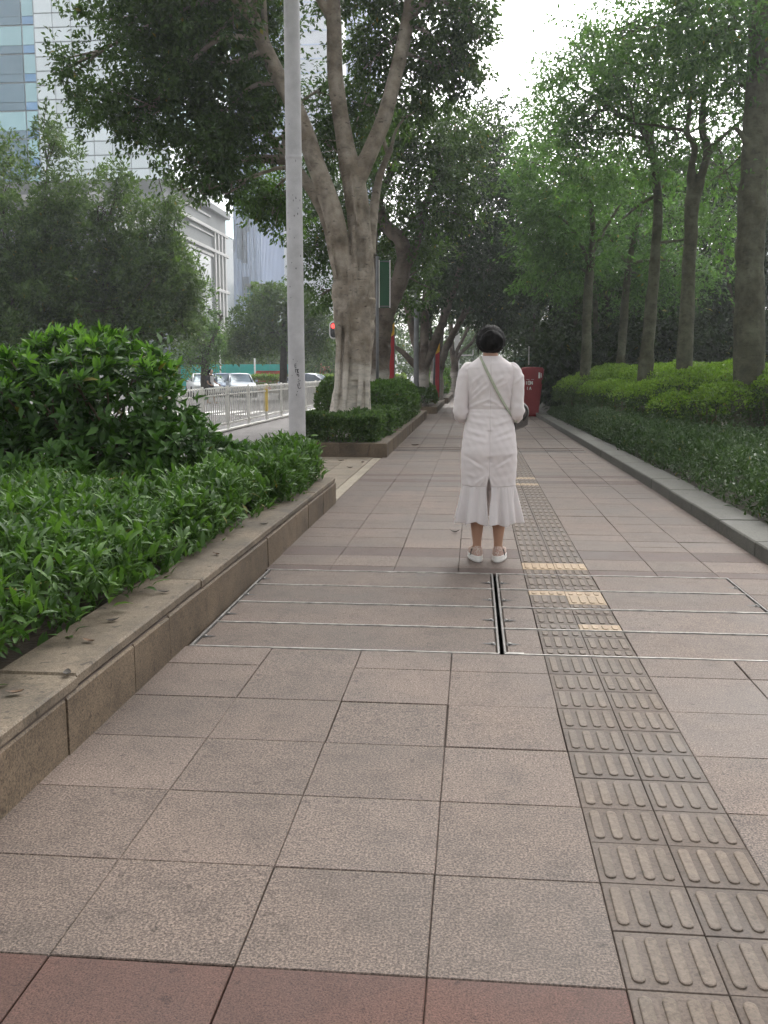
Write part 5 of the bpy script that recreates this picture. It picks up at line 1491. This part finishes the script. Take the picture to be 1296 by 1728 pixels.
# ------------------------------------------------------------------ haze
b = MB(); b.box((-20, 105, 66), (170, 290, 135))
hz_ = b.build('haze', [])
tag(hz_, 'pale humid haze hanging over the whole street', 'haze', kind='stuff')
m = bpy.data.materials.new('haze'); m.use_nodes = True
n_, l_ = m.node_tree.nodes, m.node_tree.links
n_.remove(n_['Principled BSDF'])
v = n_.new('ShaderNodeVolumePrincipled'); v.inputs['Color'].default_value = (.90, .945, 1.0, 1); v.inputs['Density'].default_value = HAZE; v.inputs['Anisotropy'].default_value = .6
l_.new(v.outputs[0], n_['Material Output'].inputs['Volume'])
hz_.data.materials.append(m)
# ------------------------------------------------------------------ people
def fabric(name, c, weave=420.0, bump=.25, trans=.12):
    m, n, l, p = nodes_of(name)
    pos = N_pos(n)
    f = N_noise(n, l, pos, 5, 4); w = N_noise(n, l, pos, weave, 2)
    col = N_ramp(n, l, f, [(.3, [x * .94 for x in c]), (.7, c)])
    col = N_mix(n, l, .35, col, N_ramp(n, l, w, [(.3, .86), (.6, 1.0)]), 'MULTIPLY')
    l.new(col, p.inputs['Base Color']); p.inputs['Roughness'].default_value = .85; p.inputs['Specular IOR Level'].default_value = .2
    p.inputs['Sheen Weight'].default_value = .15
    N_bump(n, l, N_math(n, l, 'ADD', w, N_math(n, l, 'MULTIPLY', N_noise(n, l, pos, 38, 4), 1.2)), bump, .003, p)
    t = n.new('ShaderNodeBsdfTranslucent'); l.new(col, t.inputs['Color'])
    mx = n.new('ShaderNodeMixShader'); mx.inputs[0].default_value = trans
    l.new(p.outputs[0], mx.inputs[1]); l.new(t.outputs[0], mx.inputs[2]); l.new(mx.outputs[0], n['Material Output'].inputs['Surface'])
    MATS[name] = m
    return m
fabric('dress', (.88, .81, .80)); fabric('shirt_white', (.75, .74, .74)); fabric('ruffle', (.88, .82, .81), trans=.2)
m, n_, l_, p_ = nodes_of('hair'); MATS['hair'] = m
a = n_.new('ShaderNodeTexNoise'); a.inputs['Scale'].default_value = 60; mp = n_.new('ShaderNodeMapping'); mp.inputs['Scale'].default_value = (1, 1, .12)
l_.new(n_.new('ShaderNodeTexCoord').outputs['Object'], mp.inputs[0]); l_.new(mp.outputs[0], a.inputs['Vector'])
l_.new(N_ramp(n_, l_, a.outputs['Fac'], [(.3, (.002, .0018, .0018)), (.7, (.009, .0075, .007))]), p_.inputs['Base Color'])
p_.inputs['Roughness'].default_value = .7; p_.inputs['Specular IOR Level'].default_value = .12; N_bump(n_, l_, a.outputs['Fac'], .5, .006, p_)
m, n_, l_, p_ = nodes_of('floral_shoe'); MATS['floral_shoe'] = m
a = n_.new('ShaderNodeTexVoronoi'); a.inputs['Scale'].default_value = 95; l_.new(N_pos(n_), a.inputs['Vector'])
b_ = N_noise(n_, l_, N_pos(n_), 130, 3)
c_ = N_mix(n_, l_, N_ramp(n_, l_, b_, [(.42, 0.0), (.56, 1.0)]), (.62, .52, .45), (.42, .24, .19))
l_.new(c_, p_.inputs['Base Color']); p_.inputs['Roughness'].default_value = .8

def finger(b, base, d, bend, L, r, up):
    """three joints curling towards bend"""
    p = np.array(base); d = np.array(d, float); q = [(*p, r)]
    for i, f in enumerate((.42, .32, .26)):
        p = p + norm(d) * L * f; q.append((*p, r * (1 - .10 * (i + 1)))); d = norm(d) + np.array(bend) * .55
    c = catmull(q, 3); b.tube([tuple(v[:3]) for v in c], list(c[:, 3]), 8)
def hand(b, wrist, d, palm_n, side):
    """palm and five curled fingers; d = direction of the hand, palm_n = where the palm faces, side = thumb side"""
    w = np.array(wrist); d = norm(np.array(d, float)); pn = norm(np.array(palm_n, float)); s = norm(np.array(side, float))
    for k, off in enumerate((-.027, -.009, .009, .027)):
        a = w + s * off * .6; e = w + d * .085 + s * off
        b.tube([tuple(a), tuple((a + e) / 2), tuple(e)], [.014, .0135, .011], 8)
        L = (.062, .075, .080, .072)[k]
        finger(b, e - d * .004, d * .9 + pn * .25, pn, L, .0088, s)
    t0 = w + d * .025 + s * .026
    finger(b, t0, d * .7 + s * .55 + pn * .3, pn * .5 + d * .2, .062, .0098, s)

WX, WY = .197, 4.70
person = tag(empty('person', (WX, WY, 0)), 'person in white dress standing with back to camera on the path', 'person')
def ering(z, hw, hd, yo=0.0, n=28, xo=0.0):
    return [(xo + hw * math.cos(2 * PI * k / n), yo + hd * math.sin(2 * PI * k / n), z) for k in range(n)]
b = MB()
b.grid([ering(*q) for q in ((.70, .05, .05, 0), (.72, .15, .10, -.005), (.80, .165, .118, -.01), (.90, .155, .105, -.005), (1.0, .138, .092, .0), (1.07, .132, .086, .005), (1.16, .143, .092, .008), (1.26, .160, .095, .005), (1.33, .165, .08, 0), (1.365, .12, .06, 0), (1.39, .06, .05, .005))], closed=True, cap0=True, cap1=True)
b.tube([(0, .0, 1.33), (0, .008, 1.40), (0, .018, 1.47)], [.062, .053, .052], 16)
# head: skull, jaw, nose, ears, lips, brow
hc = Vector((0, .03, 1.515))
rows_ = []
for i in range(17):
    t_ = PI * i / 16; z = -math.cos(t_); r = math.sin(t_)
    w = .074 * r * (1 - .10 * max(0, -z)); d = .092 * r
    rows_.append([(hc.x + w * math.cos(2 * PI * k / 24), hc.y + d * math.sin(2 * PI * k / 24) * (1.0), hc.z + z * .105) for k in range(24)])
b.grid(rows_[1:-1], closed=True, cap0=True, cap1=True)
b.tube([(0, .085, 1.435), (0, .07, 1.45), (0, .05, 1.47)], [.026, .036, .045], 12)
b.tube([(0, .118, 1.53), (0, .130, 1.505), (0, .138, 1.492), (0, .122, 1.484)], [.009, .011, .014, .012], 8)
b.tube([(-.022, .112, 1.462), (0, .120, 1.463), (.022, .112, 1.462)], [.006, .008, .006], 8)
b.tube([(-.045, .100, 1.542), (-.02, .114, 1.545), (.02, .114, 1.545), (.045, .100, 1.542)], .009, 8)
for s_ in (-1, 1):
    b.tube([(s_ * .074, .025, 1.535), (s_ * .082, .015, 1.52), (s_ * .080, .018, 1.495), (s_ * .073, .03, 1.482)], [.009, .012, .010, .007], 8)
# arms
ARM = {}
for s_, ex in ((-1, -.196), (1, .182)):
    A_ = [(s_ * .150, 0, 1.325), (s_ * .178, -.008, 1.25), (ex, -.02, 1.12), (ex * 1.02, -.018, 1.035), (ex * .93, .055, 1.005), (ex * .70, .15, 1.03), (s_ * .085, .215, 1.065)]
    ARM[s_] = A_
    R_ = [.052, .047, .041, .038, .037, .033, .025]
    c = catmull([(*p, r) for p, r in zip(A_, R_)], 5)
    b.tube([tuple(v[:3]) for v in c], list(c[:, 3]), 14)
    d = norm(np.array(A_[-1]) - np.array(A_[-2]))
    hand(b, np.array(A_[-1]) + d * .005, d * .9 + np.array([-s_ * .5, .1, .1]), (0, .15, -1.0), (0, 1.0, .2))
# legs and feet
LEG = {}
for s_ in (-1, 1):
    fx_ = s_ * .074
    c = catmull([(s_ * .082, -.005, .76, .088), (s_ * .082, 0, .62, .076), (s_ * .078, .005, .50, .056), (s_ * .077, -.012, .42, .050), (s_ * .076, -.03, .33, .054), (s_ * .075, -.022, .22, .042), (fx_, -.018, .13, .031), (fx_, -.018, .085, .031), (fx_, -.012, .05, .034)], 5)
    b.tube([tuple(v[:3]) for v in c], list(c[:, 3]), 16)
    b.tube([(fx_, -.035, .055), (fx_ + s_ * .006, .06, .065), (fx_ + s_ * .014, .14, .048), (fx_ + s_ * .016, .185, .04)], [.030, .034, .034, .022], 12)
body = remesh(b.build('body', MATS['skin'], person), .0065, 3)
for s_ in (-1, 1):
    b = MB(); b.lathe([(0, -.010), (.006, -.008), (.0095, 0), (.006, .008), (0, .010)], n=10, cap0=False, cap1=False)
    b.build('eye', MATS['sign_white'], person, (s_ * .03, .108, 1.525), (PI / 2, 0, 0))

# dress ----------------------------------------------------------------
DR = [  # z, half width, half depth, y offset
    (.275, .210, .165, -.005), (.34, .206, .160, -.005), (.43, .196, .150, -.006), (.50, .190, .143, -.008), (.53, .185, .140, -.008), (.60, .188, .142, -.010), (.68, .192, .146, -.016), (.76, .192, .148, -.022),
    (.84, .185, .140, -.018), (.92, .174, .124, -.008), (1.00, .160, .110, -.001), (1.065, .152, .102, .004), (1.13, .157, .106, .005), (1.20, .168, .110, .003), (1.27, .178, .110, .0), (1.32, .180, .100, -.002),
    (1.345, .172, .092, -.004), (1.37, .145, .082, -.004), (1.39, .112, .073, .0), (1.41, .085, .067, .004), (1.422, .072, .062, .006)]
DRa = np.array(DR)
def dsec(z):
    return [float(np.interp(z, DRa[:, 0], DRa[:, k])) for k in (1, 2, 3)]
def slit(z):
    return float(np.interp(z, [.27, .33, .37, .41, .46, .53, .57, .605], [.003, .0035, .004, .008, .014, .016, .008, .0]))
FOLDS = [  # x0, z0, x1, z1, width, height
    (-.145, 1.10, .00, 1.235, .011, .007), (-.145, 1.135, -.03, 1.25, .010, .006), (-.14, 1.075, -.01, 1.13, .010, .007), (-.01, 1.13, .06, 1.10, .010, .005), (.05, 1.215, .12, 1.25, .010, .005), (.145, 1.12, .11, 1.26, .012, .007),
    (-.13, 1.16, -.10, 1.27, .010, .006), (.05, 1.085, .145, 1.075, .009, .005), (-.06, 1.09, .02, 1.085, .008, .004), (.02, 1.23, .09, 1.29, .010, .004), (-.12, 1.24, -.04, 1.31, .010, .004),
    (-.16, .99, -.03, .965, .012, .006), (.16, 1.0, .03, .955, .012, .006), (-.175, .93, -.02, .885, .014, .008), (.175, .94, .02, .88, .014, .008), (-.18, .875, -.03, .845, .012, .005), (.18, .89, .04, .85, .012, .005),
    (-.03, 1.02, .05, 1.01, .010, .004), (-.15, 1.03, -.06, 1.02, .009, .004), (.15, 1.03, .07, 1.025, .009, .004),
    (-.16, .745, -.04, .675, .012, -.008), (.16, .75, .04, .675, .012, -.008), (-.13, .715, -.05, .66, .009, .005), (.13, .72, .05, .665, .009, .005),
    (-.005, .625, -.10, .545, .009, .007), (-.005, .62, -.065, .535, .008, .007), (.01, .62, .05, .56, .008, .004), (-.17, .63, -.08, .60, .012, .004), (.0, .70, .0, .62, .006, .003),
    (-.15, .58, -.12, .52, .010, .005), (.12, .60, .10, .53, .012, .004)]
def fold(x, z, front=1.0):
    d = 0.0
    for x0, z0, x1, z1, w, h in FOLDS:
        ux, uz = x1 - x0, z1 - z0; L2 = ux * ux + uz * uz
        t_ = max(0.0, min(1.0, ((x - x0) * ux + (z - z0) * uz) / L2))
        dx, dz = x - x0 - ux * t_, z - z0 - uz * t_
        d += h * math.exp(-(dx * dx + dz * dz) / (w * w)) * (math.sin(PI * (.12 + .76 * t_)))
    return d * front * (1.4 if z > 1.05 else 1.0)
NT = 150
zs = np.concatenate([np.linspace(.535, 1.422, 150)])
def dress_rows(zs, ruffle=False):
    rows_ = []
    for z in zs:
        hw, hd, yo = dsec(z); g = slit(z) / max(hw, .1)
        r = []
        for k in range(NT):
            th = g + (2 * PI - 2 * g) * k / (NT - 1)
            x = -hw * math.sin(th); y_ = yo - hd * math.cos(th)
            back = max(0.0, math.cos(th)); nx, ny = -math.sin(th), -math.cos(th)
            if ruffle:
                f = (.535 - z) / .26
                u = (.029 * f ** .9) * (math.cos(9 * th + 1.1) * .7 + .45 * math.cos(15 * th + 2.0 + z * 2) + .3 * math.cos(22 * th)) + .010 * f ** 2
                u += .0018 * math.sin(46 * th) * (1 - f)
                x += nx * u; y_ += ny * u; zz = z + .010 * f * math.cos(9 * th + 2.3) + .006 * f * math.sin(4 * th)
                r.append((x, y_, zz)); continue
            u = fold(x, z, .25 + .75 * back if math.cos(th) > 0 else .12)
            if z < .74:                                   # cleft under the seat
                u -= .010 * math.exp(-(x / .03) ** 2) * max(0, 1 - abs(z - .70) / .12) * back
            if .70 < z < .92:
                u -= .007 * math.exp(-(x / .022) ** 2) * back
                u += .006 * math.exp(-((abs(x) - .085) / .05) ** 2) * math.exp(-((z - .79) / .06) ** 2) * back
            u -= .0035 * math.exp(-((z - 1.062) / .004) ** 2) # waist seam
            u -= .0008 * math.exp(-(x / .004) ** 2) * back     # centre back seam
            u += .0014 * math.sin(z * 90 + x * 55) * math.sin(x * 70 - z * 20)
            r.append((x + nx * u, y_ + ny * u, z))
        rows_.append(r)
    return rows_
b = MB(); b.grid(dress_rows(zs))
dress = b.build('dress', MATS['dress'], person); s = dress.modifiers.new('thick', 'SOLIDIFY'); s.thickness = .002; s.offset = -1
b = MB(); b.grid(dress_rows(np.linspace(.535, .275, 46), True), flip=True)
o = b.build('ruffle', MATS['ruffle'], dress); s = o.modifiers.new('thick', 'SOLIDIFY'); s.thickness = .0016; s.offset = 0
# sleeves
for s_ in (-1, 1):
    A_ = [(s_ * .108, -.002, 1.345)] + ARM[s_][:6]
    R_ = [.034, .053, .053, .050, .048, .048, .045]
    c = catmull([(*p, r) for p, r in zip(A_, R_)], 14)
    b = MB(); P_ = [Vector(v[:3]) for v in c]; rows_ = []
    nrm = Vector((0, -1, 0))
    for i, p in enumerate(P_):
        T_ = (P_[min(i + 1, len(P_) - 1)] - P_[max(i - 1, 0)]).normalized()
        nrm = (nrm - T_ * nrm.dot(T_)).normalized(); bi = T_.cross(nrm)
        u = i / (len(P_) - 1); r = []
        for k in range(40):
            a = 2 * PI * k / 40
            f = .0016 * math.sin(u * 36 + 2.8 * math.sin(a + s_)) * math.sin(u * PI) ** .5 * math.sin(2 * a + u * 7) + .0012 * math.sin(u * 61 + 4 * math.cos(a)) 
            f += .0030 * math.sin(a * 9) * math.exp(-((u - .12) / .08) ** 2)                   # gathers at the cap
            f += .007 * math.exp(-((u - .34 - .05 * math.sin(a)) / .018) ** 2) * (s_ > 0)        # fold ring on the right arm
            f += .006 * math.exp(-((u - .62 - .04 * math.cos(a)) / .03) ** 2)                  # elbow crease
            r.append(p + (nrm * math.cos(a) + bi * math.sin(a)) * (c[i, 3] + f))
        rows_.append(r)
    b.grid(rows_, closed=True)
    b.build('sleeve', MATS['dress'], dress)

# hair: a cap drawn into a low bun
b = MB(); rows_ = []
hcx = Vector((0, .018, 1.525))
for i in range(29):
    t_ = PI * i / 28 * .97 + .02; z = math.cos(t_); r = math.sin(t_); row = []
    for k in range(64):
        a = 2 * PI * k / 64; cx, cy = math.cos(a), math.sin(a)
        w, d, h_ = .101, .110, (.110 if z > 0 else .10)
        if cy > .35 and z < .35: d = .110 - .045 * min(1, (.35 - z) * 1.4) * min(1, (cy - .35) * 2.5); w = .092
        if z < -.3: w *= 1 + .25 * (z + .3); d *= 1 + .12 * (z + .3)
        gr = 1 + .010 * math.sin(a * 23 + z * 5) + .006 * math.sin(a * 41 - z * 9)
        row.append((hcx.x + w * r * cx * gr, hcx.y + d * r * cy * gr, hcx.z + h_ * z))
    rows_.append(row)
b.grid(rows_, closed=True, flip=True, cap0=True, cap1=True)
for i in range(19):
    t_ = PI * i / 18; row = []
    for k in range(40):
        a = 2 * PI * k / 40
        gr = 1 + .05 * math.sin(3 * a + 6 * t_)
        row.append((.004 + .084 * math.sin(t_) * math.cos(a) * gr, -.078 - .032 * math.cos(t_), 1.520 + .070 * math.sin(t_) * math.sin(a) * gr))
    if i == 0: rows_ = []
    rows_.append(row)
b.grid(rows_[1:-1], closed=True, cap0=True, cap1=True)
hair = remesh(b.build('hair', MATS['hair'], person), .006, 14)
tx = bpy.data.textures.new('hair_lumps', 'CLOUDS'); tx.noise_scale = .028
dm_ = hair.modifiers.new('lumps', 'DISPLACE'); dm_.texture = tx; dm_.strength = .010; dm_.mid_level = .5
b = MB()
for i in range(260):
    a = rng.uniform(0, 2 * PI); z0 = rng.uniform(-.4, .9); r = math.sqrt(max(0, 1 - z0 * z0))
    p0 = np.array([.099 * r * math.cos(a), .018 + .107 * r * math.sin(a), 1.525 + .107 * z0]); o_ = norm(p0 - np.array(hcx))
    p1 = p0 + o_ * rng.uniform(.004, .016) + rng.normal(0, .01, 3); p2 = p1 + rng.normal(0, .014, 3) + o_ * .004
    b.tube([tuple(p0), tuple(p1), tuple(p2)], [.0009, .0007, .0004], 4)
for s_ in (-1, 1):
    for i in range(4):
        b.tube([(s_ * .078, -.01 + i * .004, 1.49), (s_ * (.082 + i * .002), -.012, 1.455), (s_ * (.076 + i * .003), -.008, 1.425)], [.0012, .001, .0006], 4)
b.build('stray_hair', MATS['hair'], hair)
for s_ in (-1, 1):
    b = MB(); b.lathe([(0, -.006), (.005, 0), (0, .006)], n=8, cap0=False, cap1=False); b.build('earring', MATS['sign_white'], person, (s_ * .079, .018, 1.474))

# shoes
def shoe(s_):
    t = link('shoe', None, person) if False else None
    N_ = 40
    def outline(sc_x, sc_y, dy=0):
        r = []
        for k in range(N_):
            a = 2 * PI * k / N_
            y_ = math.sin(a); x = math.cos(a)
            w = .040 + .008 * max(0, y_) + .005 * x * s_ * (y_ > -.2)
            r.append((x * w * sc_x + .004 * s_ * y_, (.122 * y_ * sc_y) + .055 + dy))
        return r
    def ring(z, sx, sy, dy=0): return [(x, y_, z) for x, y_ in outline(sx, sy, dy)]
    b = MB(); b.grid([ring(.0, .98, .97), ring(.006, 1.10, 1.01), ring(.018, 1.16, 1.025), ring(.020, 1.10, 1.01), ring(.042, 1.13, 1.02), ring(.046, 1.06, 1.0)], closed=True, cap0=True, cap1=True, smooth=False)
    sole = b.mesh('sole', MATS['sole_white'])
    b = MB(); b.grid([ring(.044, 1.05, 1.0), ring(.058, 1.07, .995), ring(.074, 1.02, .97), [(x * .86, -.055 + (y_ + .055) * .62, .092 + .012 * (y_ < 0)) for x, y_, z in ring(0, 1.0, .95)], [(x * .76, -.050 + (y_ + .05) * .52, .098 + .016 * (y_ < -.02)) for x, y_, z in ring(0, .95, .92)]], closed=True)
    upper = b.mesh('upper', MATS['floral_shoe'])
    root = link('shoe', upper, person, (s_ * .074, -.045, 0), (0, 0, -s_ * .13))
    link('sole', sole, root)
    b = MB(); b.tube([(s_ * .048, -.03, .05), (s_ * .044, -.018, .07), (s_ * .036, -.006, .088)], .0035, 6); b.build('elastic', MATS['cloth_black'], root)
shoe(-1); shoe(1)

# shoulder bag and strap ------------------------------------------------
bag = tag(empty('shoulder_bag', (WX + .19, WY + .08, .95)), 'small dark brown shoulder bag on a sage strap at the person\'s right hip', 'bag')
bo = Vector(bag.location)
b = MB(); b.box((0, 0, .0), (.085, .19, .10), .02); b.build('pouch', MATS['bag_brown'], bag, (.0, .015, .02), (.12, .12, -.5))
b = MB(); b.lathe([(.0, -.03), (.06, -.028), (.074, -.015), (.075, .015), (.06, .028), (0, .03)], n=28, cap0=False, cap1=False); b.build('round_case', MATS['bag_brown'], bag, (.012, .02, .085), (PI / 2, 0, .35))
b = MB(); b.lathe([(.050, .028), (.055, .033), (.060, .028)], n=28, cap0=False, cap1=False); b.build('case_rim', MATS['rubber'], bag, (.012, .02, .085), (PI / 2, 0, .35))
pts = []
for t_ in np.linspace(0, 1, 46):
    x = -.062 + .225 * t_; z = 1.398 - .40 * t_ - .02 * math.sin(PI * t_)
    hw, hd, yo = dsec(z)
    yb = yo - hd * math.sqrt(max(.02, 1 - min(.96, (x / hw) ** 2))) - .0075 - max(0, fold(x, z)) * .8
    pts.append(Vector((x + WX, yb + WY, z)))
pre = [Vector((WX - .070, WY + .05, 1.395)), Vector((WX - .072, WY + .01, 1.422)), Vector((WX - .069, WY - .04, 1.418))]
front = [Vector((WX + .10, WY + .115, 1.03)), Vector((WX + .02, WY + .128, 1.13)), Vector((WX - .05, WY + .118, 1.27)), Vector((WX - .068, WY + .085, 1.36))]
end = [Vector((WX + .185, WY - .03, .975)), Vector((WX + .195, WY + .02, .985))]
path = front + pre + pts + end
b = MB(); rows_ = []
for i, p in enumerate(path):
    T_ = (path[min(i + 1, len(path) - 1)] - path[max(i - 1, 0)]).normalized()
    o_ = Vector((p.x - WX, p.y - WY, 0)).normalized()
    if i in (4, 5, 6): o_ = (o_ + Vector((0, 0, 1.2))).normalized()
    sd = T_.cross(o_).normalized()
    rows_.append([p - sd * .0095 - bo, p - sd * .006 + o_ * .001 - bo, p + sd * .006 + o_ * .001 - bo, p + sd * .0095 - bo])
b.grid(rows_)
o = b.build('strap', MATS['strap_green'], bag); s = o.modifiers.new('thick', 'SOLIDIFY'); s.thickness = .003; s.offset = 0

# pedestrian across the railing, walking to the right ------------------------
q = gnd(357, 681, -.25)
ped = tag(empty('person', (q[0], q[1], -.25), -PI / 2 - .3), 'person in dark clothes walking on the road behind the railing', 'person')
b = MB()
b.grid([ering(*r) for r in ((.80, .06, .06, 0), (.84, .15, .10, 0), (.95, .16, .11, 0), (1.08, .135, .09, 0), (1.22, .16, .10, 0), (1.34, .17, .09, 0), (1.39, .10, .06, 0), (1.42, .05, .05, 0))], closed=True, cap0=True, cap1=True)
b.tube([(0, 0, 1.36), (0, .02, 1.50)], [.055, .05], 12)
b.grid([[(.075 * math.sin(PI * i / 12) * math.cos(a), .03 + .095 * math.sin(PI * i / 12) * math.sin(a), 1.545 - .11 * math.cos(PI * i / 12)) for a in np.linspace(0, 2 * PI, 16, endpoint=False)] for i in range(1, 12)], closed=True, cap0=True, cap1=True)
b.tube([(0, .12, 1.56), (0, .145, 1.525), (0, .12, 1.515)], [.01, .015, .012], 8)
for s_, sw in ((-1, .14), (1, -.10)):
    A_ = [(s_ * .16, 0, 1.33), (s_ * .21, -.02 + sw * .2, 1.18), (s_ * .22, .0 + sw * .5, 1.05), (s_ * .20, .10 + sw, .96), (s_ * .19, .17 + sw, .93)]
    c = catmull([(*p, r) for p, r in zip(A_, (.05, .043, .038, .03, .024))], 4); b.tube([tuple(v[:3]) for v in c], list(c[:, 3]), 12)
    hand(b, A_[-1], (0, .8, -.3), (-s_, 0, -.2), (0, .2, 1))
    c = catmull([(s_ * .085, 0, .86, .085), (s_ * .088, sw * .5 + .03, .5, .055), (s_ * .085, sw * .9 - .02, .33, .052), (s_ * .085, sw * 1.2 - .03, .10, .034), (s_ * .085, sw * 1.2 - .02, .06, .036)], 4); b.tube([tuple(v[:3]) for v in c], list(c[:, 3]), 12)
    b.tube([(s_ * .085, sw * 1.2 - .05, .045), (s_ * .09, sw * 1.2 + .12, .035), (s_ * .09, sw * 1.2 + .17, .03)], [.036, .036, .024], 10)
remesh(b.build('body', MATS['skin_far'], ped), .009, 2)
b = MB(); b.grid([ering(*r) for r in ((.86, .172, .125, 0), (.98, .172, .12, 0), (1.08, .155, .108, 0), (1.22, .178, .115, 0), (1.33, .185, .105, 0), (1.385, .12, .075, 0))], closed=True)
sh = b.build('shirt', MATS['cloth_black'], ped)
b = MB(); b.grid([[(hw * math.cos(a), .004 + hd * math.sin(a), z) for a in np.linspace(.35, PI - .35, 14)] for z, hw, hd in ((.90, .165, .128), (1.08, .15, .115), (1.22, .17, .122), (1.33, .175, .112))]); b.build('white_front', MATS['shirt_white'], sh)
for s_, sw in ((-1, .14), (1, -.10)):
    b = MB(); c = catmull([(s_ * .13, 0, 1.34, .065), (s_ * .20, -.01 + sw * .15, 1.22, .062), (s_ * .22, sw * .35, 1.11, .06)], 4); b.tube([tuple(v[:3]) for v in c], list(c[:, 3]), 12, cap=False); b.build('sleeve', MATS['cloth_black'], sh)
b = MB(); b.grid([ering(*r) for r in ((.42, .19, .15, .03), (.60, .185, .14, .02), (.78, .178, .13, .01), (.90, .168, .12, 0))], closed=True); b.build('skirt', MATS['cloth_black'], ped)
b = MB(); b.grid([[(.084 * math.sin(PI * i / 12) * math.cos(a), .012 + .10 * math.sin(PI * i / 12) * math.sin(a) * (1 if math.sin(a) < .2 else .6), 1.565 - .112 * math.cos(PI * i / 12)) for a in np.linspace(0, 2 * PI, 20, endpoint=False)] for i in range(1, 12)], closed=True, cap0=True, cap1=True)
b.tube([(0, -.06, 1.62), (0, -.13, 1.55), (0, -.14, 1.40), (0, -.12, 1.28)], [.03, .04, .035, .015], 10); b.build('hair', MATS['hair'], ped)
b = MB(); b.box((0, -.17, 1.17), (.28, .14, .40), .05); b.build('backpack', MATS['cloth_black'], ped)
